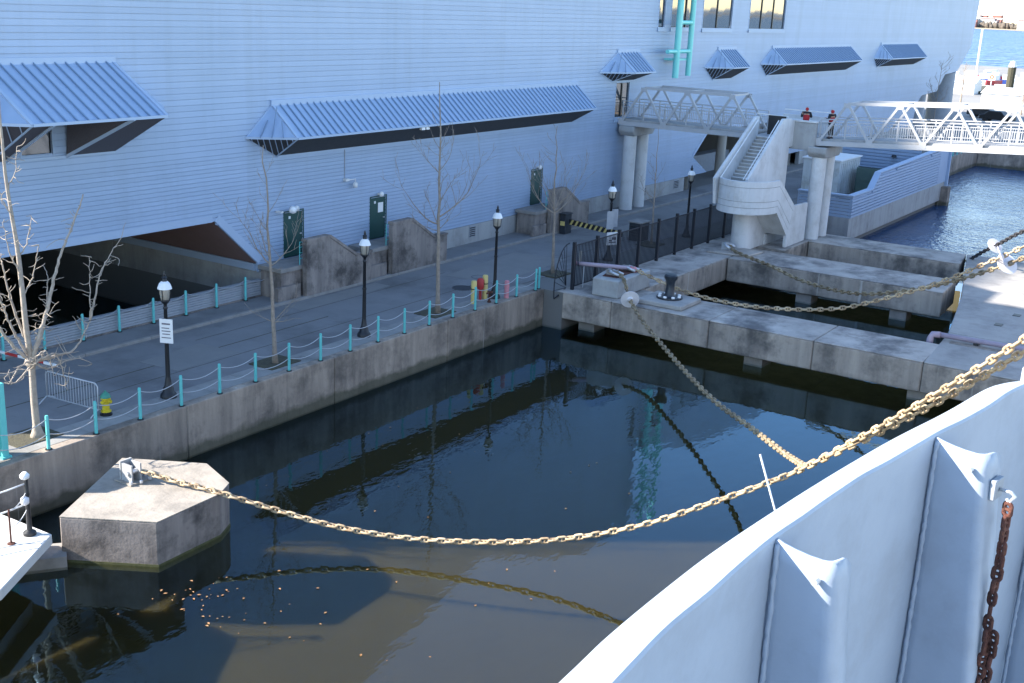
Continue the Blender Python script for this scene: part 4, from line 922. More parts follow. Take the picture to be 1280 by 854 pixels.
# ================================================================== FLOATING DOCK lower left
t = thing('floating_dock', (14.5,25,-0.5), 'sunlit pale concrete dock jutting into the water at the near corner', 'dock')
MB().prism([(6,25.3,-0.78),(14.4,22.75,-0.78),(16.9,24.3,-0.78),(16.85,26.45,-0.78),(6,27.2,-0.78)],(0,0,0.28)).build('deck', M['dockwhite'], t, bevel=0.02)
MB().prism([(6,25.6,-1.25),(14.5,23.3,-1.25),(16.4,24.6,-1.25),(16.4,26.2,-1.25),(6,26.9,-1.25)],(0,0,0.46)).build('float', M['plinth'], t)
MB().prism([(15.7,25.9,-1.83),(17.5,24.6,-1.83),(18.0,25.3,-1.83),(16.6,26.5,-1.83)],(0,0,0.38)).build('footing', M['stepcon'], t)
t = thing('dock_stanchion', (16.55,24.7,-0.5), 'black stanchion with a white knob at the tip of the dock', 'stanchion')
MB().lathe([(0.16,-0.5),(0.16,-0.42),(0.07,-0.36),(0.05,0.55),(0.07,0.6),(0.05,0.66),(0.05,1.0)], (16.55,24.7,0), 10).build('shaft', M['black'], t, smooth='auto')
MB().lathe([(0.03,1.0),(0.11,1.05),(0.12,1.13),(0.06,1.2)], (16.52,24.7,0), 10).build('knob', M['bag'], t, smooth=True)
MB().lathe([(0.02,0.32),(0.1,0.38),(0.1,0.52),(0.02,0.58)], (16.48,24.7,0), 10).build('reflector', M['disc'], t, smooth=True)
t = thing('dock_stanchion', (15.95,24.6,-0.5), 'thin rusty rail post standing on the sunlit dock', 'stanchion')
MB().lathe([(0.10,-0.5),(0.10,-0.48),(0.025,-0.47),(0.025,0.42)], (15.95,24.6,0), 8).build('shaft', M['rust'], t)
for zz, sg in ((0.9,0.25),(0.35,0.25)): cable((13.0,26.2,zz),(16.55,24.7,zz), sg, 'dock_cable', ('upper' if zz > .6 else 'lower')+' pale cable swagged to the black stanchion on the dock', 'cable', 'cables on the dock', r=0.022, m='white')
for zz in (0.4,-0.05): cable((15.95,24.6,zz),(16.55,24.7,zz+0.3), 0.12, 'dock_cable', ('upper' if zz > .2 else 'lower')+' thin grey cable between the two dock stanchions', 'cable', 'thin cables between stanchions', r=0.012, m='steel')
# fallen leaves afloat
lf = MB(); rl = random.Random(4)
for i in range(90):
    a = rl.gauss(0,1); x = 18.6+rl.gauss(0,0.6)+a*0.1; y = 21.6 - abs(rl.gauss(0,1.5))*1.3 + rl.gauss(0,.3)
    if i > 50: x = rl.uniform(16,34); y = rl.uniform(14,26)
    r = rl.uniform(0.02,0.055); an = rl.uniform(0,6.3); z_ = WZ+0.012+rl.uniform(0,.006)
    lf.poly([(x+r*math.cos(an),y+r*math.sin(an),z_),(x+r*.7*math.cos(an+1.6),y+r*.7*math.sin(an+1.6),z_+.01),(x+r*1.2*math.cos(an+3.1),y+r*1.2*math.sin(an+3.1),z_),(x+r*.6*math.cos(an+4.7),y+r*.6*math.sin(an+4.7),z_+.012)])
tag(lf.build('fallen_leaves', M['leaf']), 'orange fallen leaves floating below the mooring block', 'leaves', kind='stuff')

# ================================================================== STAIR TOWER
st = thing('stair_tower', (65,24.5,0), 'white concrete staircase with a rounded landing rising to the footbridge', 'staircase')
def arc(rx, ry, n=20, c=(62.9,24.75)):
    return [(c[0]-rx*math.sin(math.pi*i/n), c[1]-ry*math.cos(math.pi*i/n)) for i in range(n+1)]
oa = arc(2.15,1.68); ia = arc(1.97,1.50)
def curved(z0, z1, o_out, name, m, par):
    mb = MB(); O_ = arc(2.15+o_out,1.68+o_out); I_ = ia; n = len(O_)
    for i in range(n-1):
        a, b, c, d = O_[i], O_[i+1], I_[i+1], I_[i]
        mb.poly([(*a,z0),(*a,z1),(*b,z1),(*b,z0)]); mb.poly([(*d,z0),(*c,z0),(*c,z1),(*d,z1)]); mb.poly([(*a,z1),(*d,z1),(*c,z1),(*b,z1)]); mb.poly([(*a,z0),(*b,z0),(*c,z0),(*d,z0)])
    a, d = O_[0], I_[0]; mb.poly([(*a,z0),(*d,z0),(*d,z1),(*a,z1)]); a, d = O_[-1], I_[-1]; mb.poly([(*a,z0),(*a,z1),(*d,z1),(*d,z0)])
    bm = bmesh.new(); return mb.build(name, m, par, smooth='auto')
# the curved parapet in bands parted by fine recesses
bands = [(2.26,2.62),(2.645,2.95),(2.975,3.72),(3.745,4.07)]
for a, b in bands: curved(a, b, random.uniform(0,0.004), 'parapet_band', M['white_con'], st)
curved(2.3,4.0,-0.03,'parapet_core', M['stepcon'], st)
fl = [(a,b,2.5) for a,b in ia] + [(64.4,26.2,2.5),(64.4,23.3,2.5)]
MB().prism(fl, (0,0,0.40)).build('landing', M['white_con'], st)
MB().prism([(a,b,2.262) for a,b in ia] , (0,0,0.23)).build('landing_soffit', M['white_con'], st)
# outer wall of the lower flight, in the same bands, kinked down the slope
def lower(z_off0, z_off1, yo):
    def line(zo):   # polyline of a band edge: level, then down the slope
        f = zo/1.81
        return [(62.9,2.26+1.81*f), (63.0+0.1*f,2.26+1.81*f), (64.955+0.845*f,0.68+1.66*f)]
    a, b = line(z_off0), line(z_off1)
    return MB().prism([(p[0],yo,p[1]) for p in a] + [(p[0],yo,p[1]) for p in reversed(b)], (0,0.18,0))
bo = [(0.0,0.36),(0.385,0.69),(0.715,1.46),(1.485,1.81)]
for a, b in bo: lower(a, b, 23.07).build('stair_wall_band', M['white_con'], st)
m_ = lower(0.02, 1.79, 23.09)
for v in m_.v: v.y = 23.09 if v.y < 23.15 else 23.22
m_.build('stair_wall_core', M['stepcon'], st)
MB().prism([(64.96,23.07,0.004),(64.96,23.07,0.68),(65.8,23.07,2.34),(68.05,23.07,2.27),(68.05,23.07,0.004)],(0,0.18,0)).build('stair_wall', M['white_con'], st, bevel=0.015)
MB().prism([(63.0,23.26,2.27),(64.95,23.26,0.70),(64.95,24.5,0.70),(63.0,24.5,2.27)],(0.0,0,0.16)).build('flight_soffit', M['white_con'], st)
MB().box(64.95,68.0,24.3,24.48,0.004,0.6).build('stair_wall', M['white_con'], st)
for q in range(10): MB().box(63.15+q*0.28,63.43+q*0.28+.01,23.27,24.5,2.62-q*0.175,2.86-q*0.175).build('step', M['white_con'], st)
# upper flight
MB().prism([(62.0,24.55,2.3),(62.0,24.55,4.02),(66.65,24.55,7.10),(67.95,24.55,7.04),(67.95,24.55,0.004),(66.2,24.55,0.004),(66.2,24.55,2.3)],(0,0.17,0)).build('stair_wall', M['white_con'], st, bevel=0.015)
MB().prism([(61.3,26.05,2.6),(61.0,26.05,4.05),(66.2,26.05,7.12),(66.65,26.05,7.12),(66.65,26.05,5.5),(61.9,26.05,2.6)],(0,0.17,0)).build('stair_wall', M['white_con'], st, bevel=0.015)
MB().bar((62.05,24.85,4.0),(66.6,24.85,6.98),0.05,0.05).build('handrail', M['white'], st); MB().bar((61.4,25.95,4.0),(66.2,25.95,6.95),0.05,0.05).build('handrail', M['white'], st)
N = 18
for q in range(N):
    xa = 61.9 + q*4.75/N; za = 2.9 + (q+1)*3.1/N
    MB().box(xa,xa+4.75/N+0.02,24.73,26.04,za-0.32,za-0.04).build('riser', M['plinth'], st)
    MB().box(xa-0.05,xa+4.75/N-0.05,24.735,26.035,za-0.035,za).build('step', M['white_con'], st)
MB().prism([(62.0,24.73,2.45),(66.7,24.73,5.55),(66.7,26.04,5.55),(62.0,26.04,2.45)],(0,0,0.12)).build('flight_soffit', M['white_con'], st)
# rounded pier below
pw = [(66.3,25.55),(62.9,25.55)] + [(62.9-0.62*math.sin(math.pi*i/10), 24.98+0.57*math.cos(math.pi*i/10)) for i in range(1,10)] + [(62.9,24.41),(66.3,24.41)]
MB().prism([(a,b,0.004) for a,b in pw],(0,0,2.25)).build('pedestal', M['white_con'], st, smooth='auto')
# top landing
MB().box(66.66,71.6,24.73,26.5,5.5,5.98).box(68.73,71.6,23.2,24.729,5.5,5.98).build('landing', M['plinth'], st)
MB().box(68.5,68.72,23.22,25.0,5.25,6.86).build('parapet', M['plinth'], st, bevel=0.02); MB().box(68.44,68.76,23.2,25.02,6.865,6.95).build('coping', M['white_con'], st)
MB().box(67.96,68.49,24.56,24.72,5.4,6.95).build('parapet', M['white_con'], st)
MB().box(71.4,71.6,23.3,26.4,5.99,7.0).build('parapet', M['white_con'], st)
MB().box(68.2,68.28,25.03,26.1,5.985,7.1).build('gate', M['black'], st)

# ================================================================== FOOTBRIDGES
def bridge_pier(x, y, label, ztop=5.55, two=1.7):
    t = thing('bridge_column_pair', (x,y,0), label, 'bridge columns', 'paired columns below the footbridge')
    for dx in (0.0, two):
        MB().lathe([(0.43,0.0),(0.43,ztop-0.62)], (x+dx,y,0), 20).build('column', M['white_con'], t, smooth='auto')
    MB().prism([(x-0.7,y-0.55,ztop-0.001),(x-0.7,y-0.55,ztop-0.35),(x-0.45,y-0.55,ztop-0.62),(x+two+0.45,y-0.55,ztop-0.62),(x+two+0.7,y-0.55,ztop-0.35),(x+two+0.7,y-0.55,ztop-0.001)],(0,1.1,0)).build('cap', M['plinth'], t, bevel=0.05)
    return t
bridge_pier(69.15, 35.7, 'pair of white columns beside the building below the footbridge')
bp2 = bridge_pier(69.0, 23.0, 'pair of stained white columns beside the white staircase', 5.5, 1.5)
MB().box(69.72,70.05,22.9,23.1,0.0,2.6).build('board', M['black'], bp2)
bridge_pier(69.0, 2.8, 'pair of columns carrying the sunlit end of the footbridge', 6.3, 1.9)
def truss(y0, bays, z0, slope, label, end_y):
    t = thing('footbridge', (70,y0,z0), label, 'footbridge', 'steel truss footbridges')
    B = 3.0
    Z = lambda y: z0 + (y0-y)*slope
    yE = y0 - bays*B
    for xs in (68.7, 71.2):
        MB().bar((xs,y0+.1,Z(y0)-0.12),(xs,yE-.1,Z(yE)-0.12),0.16,0.27).build('bottom_chord', M['truss'], t)
        MB().bar((xs,y0-B/2-.06,Z(y0-B/2)+2.2),(xs,yE+B/2+.06,Z(yE+B/2)+2.2),0.16,0.17).build('top_chord', M['truss'], t)
        for k in range(bays):
            yb = y0-k*B
            e = 0.002 if xs < 70 else 0
            MB().bar((xs+.004,yb-0.05,Z(yb)),(xs+.004,yb-B/2+0.06,Z(yb-B/2)+2.12),0.13,0.13,up=(1,0,0)).build('diagonal', M['truss'], t)
            MB().bar((xs+.004,yb-B/2-0.06,Z(yb-B/2)+2.12),(xs+.004,yb-B+0.05,Z(yb-B)),0.13,0.13,up=(1,0,0)).build('diagonal', M['truss'], t)
        xr = xs + (0.12 if xs < 70 else -0.12)
        rl_ = MB().bar((xr,y0,Z(y0)+1.28),(xr,yE,Z(yE)+1.28),0.06,0.06).build('handrail', M['truss'], t)
        MB().bar((xr,y0,Z(y0)+1.10),(xr,yE,Z(yE)+1.10),0.035,0.035).bar((xr,y0,Z(y0)+0.93),(xr,yE,Z(yE)+0.93),0.035,0.035).bar((xr,y0,Z(y0)+0.33),(xr,yE,Z(yE)+0.33),0.035,0.035).build('rail', M['truss'], t)
        b = MB(); n = int(bays*B/0.125)
        for i in range(n):
            y = y0 - (i+0.5)*bays*B/n; b.box(xr-0.011,xr+0.011,y-0.011,y+0.011,Z(y)+0.34,Z(y)+0.92)
        b.build('railing_bars', M['truss'], t)['kind'] = 'stuff'
        for i in range(bays*2+1):
            y = y0 - i*B/2*0.998; MB().box(xr-0.03,xr+0.03,y-0.03,y+0.03,Z(y)+0.16,Z(y)+1.25).build('post', M['truss'], t)
    for xs in (68.62, 71.28):
        for k in range(bays+1): 
            y = y0-k*B; MB().box(xs-0.008,xs+0.008,y-0.2,y+0.2,Z(y)-0.2,Z(y)+0.2).build('gusset_plate', M['truss'], t)
        for k in range(bays):
            y = y0-k*B-B/2; MB().box(xs-0.008,xs+0.008,y-0.2,y+0.2,Z(y)+1.95,Z(y)+2.22).build('gusset_plate', M['truss'], t)
    for k in range(bays):
        yb = y0-k*B
        MB().prism([(68.8,yb-.004,Z(yb)+0.02),(68.8,yb-B+.004,Z(yb-B)+0.02),(71.1,yb-B+.004,Z(yb-B)+0.02),(71.1,yb-.004,Z(yb)+0.02)],(0,0,0.13)).build('deck_panel', M['plinth'], t)
        y = yb-B/2; MB().bar((68.79,y,Z(y)+2.2),(71.11,y,Z(y)+2.2),0.1,0.1).build('cross_brace', M['truss'], t)
        MB().bar((68.79,yb-.2,Z(yb)-0.14),(71.11,yb-.2,Z(yb)-0.14),0.1,0.2).build('floor_beam', M['truss'], t)
    return t
truss(36.2, 3, 5.82, 0.0, 'steel truss footbridge from the building to the white staircase', 27)
truss(23.1, 7, 5.82, 0.058, 'longer steel truss footbridge ramping out to the ship side', 2)
# short rail between bridge and stair
t = thing('landing_railing', (69,26.8,6), 'white railing joining the footbridge to the stair landing', 'railing')
MB().bar((68.82,27.1,7.1),(68.82,25.1,7.05),0.06,0.06).build('handrail', M['white'], t)
for i in range(14): MB().box(68.81,68.83,27.0-i*0.14,27.02-i*0.14,6.0,7.07).build('bar', M['truss'], t)
t = thing('landing_railing', (69,23.2,6), 'white pipe railing round the stair landing behind the people', 'railing')
MB().bar((71.3,26.3,7.3),(71.3,23.3,7.3),0.07,0.07).bar((71.3,26.3,6.75),(71.3,23.3,6.75),0.05,0.05).build('handrail', M['white'], t)

# ================================================================== PEOPLE
def person(loc, rz, label, arms_up):
    t = thing('person', loc, label, 'person', 'people in red jackets on the footbridge')
    L = Vector(loc); Rz = Matrix.Rotation(rz, 4, 'Z')
    def skin(name, vs, es, rs, m, sub=2):
        me = bpy.data.meshes.new(name); me.from_pydata([ (Rz @ Vector(v)) for v in vs], es, []); me.materials.append(m)
        o = bpy.data.objects.new(name, me); COL.objects.link(o); o.parent = t
        s_ = o.modifiers.new('skin','SKIN'); sv = me.skin_vertices[0] if me.skin_vertices else None
        if sv is None:
            bmx = bmesh.new(); bmx.from_mesh(me); bmx.verts.layers.skin.verify(); bmx.to_mesh(me); bmx.free(); sv = me.skin_vertices[0]
        for i, r in enumerate(rs): sv.data[i].radius = r if isinstance(r, tuple) else (r,r); sv.data[i].use_root = (i == 0)
        u = o.modifiers.new('sub','SUBSURF'); u.levels = sub; u.render_levels = sub
        for p in me.polygons: p.use_smooth = True
        s_.use_smooth_shade = True
        return o
    # body: pelvis root, spine, neck, head, legs, arms
    hz = 1.02 if arms_up else 1.05
    ax = 0.10 if arms_up else 0.0
    V = [(0,0,0.95),(0,0.01,1.15),(0,0.02,1.36),(0,0.03,1.47),(0,0.05,1.60),(0,0.05,1.70),
         (0.10,0,0.88),(0.115,0.03,0.50),(0.12,-0.02,0.09),(0.125,0.13,0.035),(-0.10,0,0.88),(-0.115,0.01,0.50),(-0.12,-0.05,0.09),(-0.125,0.10,0.035),
         (0.20,0.02,1.38),(0.28,0.0,1.12),(0.22,0.26 if arms_up else 0.22,hz+0.12),(0.19,0.36 if arms_up else 0.30,hz+0.14),
         (-0.20,0.02,1.38),(-0.28,0.0,1.12),(-0.22,0.26 if arms_up else 0.22,hz+0.12),(-0.19,0.36 if arms_up else 0.30,hz+0.14)]
    Ed = [(0,1),(1,2),(2,3),(3,4),(4,5),(0,6),(6,7),(7,8),(8,9),(0,10),(10,11),(11,12),(12,13),(2,14),(14,15),(15,16),(16,17),(2,18),(18,19),(19,20),(20,21)]
    Rr = [(0.15,0.11),(0.14,0.10),(0.16,0.11),0.055,(0.08,0.095),(0.055,0.065),0.085,0.06,0.042,0.035,0.085,0.06,0.042,0.035,0.06,0.045,0.035,0.03,0.06,0.045,0.035,0.03]
    n0 = len(V)
    for sgn, w_ in ((1,17),(-1,21)):      # five fingers on each hand
        bx, by, bz = V[w_]
        for k, (dx, ln) in enumerate(((-0.03,0.075),(-0.01,0.085),(0.01,0.08),(0.03,0.065))):
            V += [(bx+dx, by+0.05, bz), (bx+dx, by+0.05+ln*0.6, bz-0.01), (bx+dx, by+0.05+ln*0.9, bz-0.04)]; i = len(V)
            Ed += [(w_, i-3),(i-3,i-2),(i-2,i-1)]; Rr += [0.011,0.009,0.008]
        V += [(bx-sgn*0.045, by+0.03, bz-0.01),(bx-sgn*0.055, by+0.07, bz-0.02)]; i = len(V); Ed += [(w_,i-2),(i-2,i-1)]; Rr += [0.011,0.009]
    skin('body', V, Ed, Rr, M['skin'], 1)
    # trousers, jacket, hood, shoes follow the body
    skin('trousers', [(0,0,0.98),(0.10,0,0.86),(0.115,0.03,0.50),(0.12,-0.01,0.11),(-0.10,0,0.86),(-0.115,0.01,0.50),(-0.12,-0.04,0.11)], [(0,1),(1,2),(2,3),(0,4),(4,5),(5,6)], [(0.17,0.13),0.105,0.08,0.068,0.105,0.08,0.068], M['dark_cloth'], 1)
    skin('jacket', [(0,0,0.84),(0,0.01,1.10),(0,0.015,1.30)], [(0,1),(1,2)], [(0.22,0.16),(0.215,0.15),(0.20,0.14)], M['redjacket'], 2)
    skin('jacket_yoke', [(0,0.02,1.30),(0,0.02,1.40),(0.19,0.02,1.38),(0.29,0.0,1.12),(0.225,0.24,hz+0.12),(-0.19,0.02,1.38),(-0.29,0.0,1.12),(-0.225,0.24,hz+0.12)], [(0,1),(1,2),(2,3),(3,4),(1,5),(5,6),(6,7)], [(0.21,0.15),(0.17,0.12),0.09,0.075,0.055,0.09,0.075,0.055], M['dark_cloth'], 2)
    skin('hood', [(0,0.01,1.47),(0,0.02,1.57),(0,0.02,1.67)], [(0,1),(1,2)], [0.09,(0.115,0.125),(0.09,0.10)], M['redjacket'], 2)
    hd = MB()
    for sx in (-0.035,0.035): hd.lathe([(0.0,-0.008),(0.012,0),(0.0,0.008)], Rz @ Vector((sx,0.145,1.635)), 6)
    hd.v = [v + L for v in hd.v]; hd.build('eyes', M['black'], t)
    nb = MB().tube([L + Rz @ Vector((0,0.14,1.62)), L + Rz @ Vector((0,0.165,1.595))],[0.012,0.018],6); nb.build('nose', M['skin'], t, smooth=True)
    MB().bar(L + Rz @ Vector((-0.03,0.148,1.555)), L + Rz @ Vector((0.03,0.148,1.555)),0.01,0.012).build('mouth', M['redjacket'], t)
    for sx in (0.122,-0.12):
        y_ = 0.02 if sx > 0 else -0.02
        a = MB().tube([L + Rz @ Vector((sx,y_-0.10,0.045)), L + Rz @ Vector((sx,y_,0.06)), L + Rz @ Vector((sx,y_+0.17,0.04))],[0.045,0.06,0.04],8); a.build('shoe', M['black'], t, smooth=True)
person((69.35,24.2,5.985), -1.25, 'person in red and black jacket and red hood standing behind the pale parapet', True)
person((69.1,22.55,5.99), -0.5, 'person in red jacket and dark trousers standing at the start of the long footbridge', False)

# ================================================================== SERVICE ENCLOSURE on the wharf
en = thing('service_enclosure', (77.3,23.2,0), 'low enclosure of blue-grey horizontal siding on a concrete base over the water', 'enclosure')
for q in range(6):
    a = 77.25+q*4.1; MB().box(a+.008,a+4.09,23.2,23.5,-1.35,0.14).build('base_panel', M['plinth'], en, bevel=0.02)
MB().box(76.95,77.24,23.2,26.9,-1.35,0.14).build('base_panel', M['plinth'], en)
for a in (82,88,94): MB().box(a,a+0.4,23.6,24.0,-4,-1.36).build('pile', M['stepcon'], en)
MB().box(101.0,101.8,22.6,23.6,-4,-0.2).build('pile', M['quay'], en)
prof = lambda x: 1.58 if x < 81.4 else (1.58+(x-81.4)/1.4*1.0 if x < 82.8 else 2.58+(x-82.8)*0.022)
z = 0.15
while z < 2.9:
    z1 = z+0.21; xa = 77.2
    if z1 > 1.6: xa = 81.4 + (z1-1.58)/1.0*1.4
    if z1 > 2.58: xa = 82.8 + (z1-2.58)/0.022
    if xa < 99:
        MB().box(xa,99.2,23.16,23.24,z,z1-0.045).build('siding_course', M['siding'], en)
        if z1 < 1.62: MB().box(77.12,77.2,23.16,26.9,z,z1-0.045).build('siding_course', M['siding'], en)
    z = z1
MB().prism([(77.2,23.25,0.15),(77.2,23.25,1.5),(81.5,23.25,1.5),(82.9,23.25,2.5),(99.2,23.25,2.85),(99.2,23.25,0.15)],(0,0.12,0)).build('backing', M['siding'], en)
pth = [(77.05,1.62),(81.4,1.62),(82.8,2.64),(99.3,3.0)]
for i in range(3): MB().bar((pth[i][0],23.35,pth[i][1]),(pth[i+1][0],23.35,pth[i+1][1]),0.44+0.002*i,0.09).build('capping', M['trim'], en)
MB().bar((77.16,23.58,1.625),(77.16,26.9,1.625),0.4,0.09).build('capping', M['trim'], en)
for q in range(9): MB().box(99.35+q*0.3,99.6+q*0.3,23.18,23.3,0.15,2.9).build('gate_slat', M['trim'], en)
MB().box(102.05,102.3,23.0,23.4,-1.3,3.0).build('post', M['trim'], en)
z = 0.1
while z < 3.1:
    MB().box(97.0,97.08,24.2,30.5,z,z+0.2).build('rear_siding_course', M['siding'], en); z += 0.26
MB().box(97.1,97.2,24.2,30.5,0,3.1).build('backing', M['siding'], en)
MB().lathe([(0.05,0),(0.22,0.06),(0.16,0.2)], (96.8,26.2,2.2), 10).build('wall_lamp', M['black'], en)
t = thing('storage_container', (87.5,28.3,0), 'white weathered storage container inside the siding enclosure', 'container')
MB().box(85.6,90.4,26.95,29.7,0.0,2.75).build('shell', M['container'], t, bevel=0.03)
for q in range(10): MB().box(85.9+q*0.45,86.05+q*0.45,26.91,26.948,0.15,2.6).build('rib', M['container'], t)
for q in range(5): MB().box(85.56,85.598,27.3+q*0.5,27.36+q*0.5,0.15,2.6).build('rib', M['container'], t)
MB().box(85.5,90.5,26.85,29.8,2.752,2.85).build('roof', M['white'], t)
t = thing('waste_bin', (89.5,25.4,0), 'dark green waste bin with two lids beside the white container', 'waste bin')
MB().prism([(88.2,24.4,0.2),(90.6,24.4,0.2),(90.6,24.4,1.75),(88.2,24.4,2.2)],(0,2.1,0)).build('body', M['dumpster'], t, bevel=0.03)
for q in range(2): MB().prism([(88.3,24.45+q*1.02,2.21),(90.65,24.45+q*1.02,1.79),(90.65,25.4+q*1.02,1.79),(88.3,25.4+q*1.02,2.21)],(0,0,0.07)).build('lid', M['lid'], t)
MB().box(88.15,88.19,24.6,26.3,1.2,1.35).build('lift_bar', M['dumpster'], t)
t = thing('pipe_railing', (74,25.2,0), 'low black grid railing behind the lower stair wall', 'railing')
for q in range(10): MB().box(70.6+q*0.28,70.63+q*0.28,25.4,25.43,0.0,1.2).build('bar', M['fence'], t)
for zz in (0.3,0.75,1.18): MB().box(70.5,73.3,25.39,25.44,zz,zz+0.04).build('rail', M['fence'], t)
# far wharf wall and its railing
t = thing('wharf_wall', (118,27,0), 'brown concrete wharf wall at the far end of the harbour basin', 'wharf wall')
for q in range(6): MB().box(102.1+q*5.15+.01,102.1+(q+1)*5.15,27.3,27.7,-4,0.06).build('wall_panel', M['quay'], t)
for q in range(14): MB().box(132.85,133.2,27.2-(q+1)*6+.01,27.2-q*6,-4,0.06).build('wall_panel', M['quay'], t)
t = thing('wharf_railing', (110,27.6,0), 'turquoise railing along the far wharf below the footbridge', 'railing')
for q in range(17): MB().box(103+q*1.8,103.12+q*1.8,27.5,27.62,0.06,1.15).build('post', M['teal'], t)
for zz in (0.5,1.1): MB().box(103,132,27.53,27.59,zz,zz+0.07).build('rail', M['teal'], t)

# ================================================================== SHIP BOW
sb = thing('ship_bow', (4,1,11), 'white painted bow bulwark of a ship with inner brackets and thick rounded rim', 'ship')
# outer edge of the rim in plan (x, y), then z of the rim
rim = [(-2.2,-1.6,11.12),(-2.1,-0.3,11.12),(-1.4,0.75,11.1),(-0.2,1.28,11.07),(1.2,1.5,11.05),(2.7,1.545,11.05),(3.1,1.56,11.05),(3.62,1.553,11.05),(4.03,1.528,11.05),(4.65,1.468,11.05),(5.45,1.37,11.05),(6.18,1.245,11.05),(6.84,1.14,11.05),(7.36,1.056,10.93),(7.9,0.93,10.80),(9.5,0.5,10.7),(12,0.1,10.5),(20,-0.5,10.2),(40,-1.2,9.6),(90,-2,9.2),(200,-3,9.0)]
rp = []
P = [Vector(p) for p in rim]
for i in range(len(P)-1):
    a, b, c, d = P[max(i-1,0)], P[i], P[i+1], P[min(i+2,len(P)-1)]
    n = max(2, int((c-b).length/0.08)) if b.x < 9 else 4
    for j in range(n):
        u = j/n
        h = 0.5*((2*b)+(c-a)*u+(2*a-5*b+4*c-d)*u*u+(3*b-a-3*c+d)*u**3) if b.x < 9 else b.lerp(c,u)
        rp.append(h)
rp.append(P[-1])
rr_ = random.Random(9)
ph = [rr_.uniform(0,6.28) for _ in range(6)]
def wob(s_): return 0.006*math.sin(s_*3.1+ph[0]) + 0.004*math.sin(s_*7.3+ph[1]) + 0.0015*math.sin(s_*15.1+ph[2])
verts = []; faces = []
sec_n = None; acc = 0
inn_ = []
for i, p in enumerate(rp):
    d = rp[min(i+1,len(rp)-1)] - rp[max(i-1,0)]; d.z = 0; d.normalize(); o_ = Vector((-d.y, d.x, 0))     # outboard
    if i: acc += (rp[i]-rp[i-1]).length
    wd = 0.205 + wob(acc)*0.8 + 0.008*math.sin(acc*1.3)
    zz = p.z + wob(acc+3)*0.12
    sec = [(+3.4,-12.9),(+0.5,-2.4),(+0.10,-0.55),(+0.0,-0.10),(-0.004,-0.04),(-0.02,-0.012),(-0.05,0.004),(-wd*0.6,0.036),(-wd+0.010,0.056),(-wd,0.044),(-wd+0.006,-0.10),(-wd+0.004+wob(acc*2)*.5,-0.3),(-wd+0.004+wob(acc*1.7+1)*.6,-0.7),(-wd+0.01,-1.4),(-wd+0.02,-2.6)]
    # outboard is +, the hull flares: below the rim it falls away inward
    sec = [((-0.9 if k == 0 else (-0.25 if k == 1 else (-0.03 if k == 2 else a))), b) for k, (a,b) in enumerate(sec)]
    if i == 0: sec_n = len(sec)
    for (a, b) in sec: verts.append(Vector((p.x,p.y,zz)) + o_*a + Vector((0,0,b)))
    inn_.append((Vector((p.x,p.y,zz)) - o_*wd, d.copy(), o_.copy()))
for i in range(len(rp)-1):
    for k in range(sec_n-1): faces.append([i*sec_n+k, (i+1)*sec_n+k, (i+1)*sec_n+k+1, i*sec_n+k+1])
mb = MB(); mb.v = verts; mb.f = faces
bu = mb.build('bulwark', M['ship'], sb, smooth=True); bu.data.set_sharp_from_angle(angle=math.radians(38))
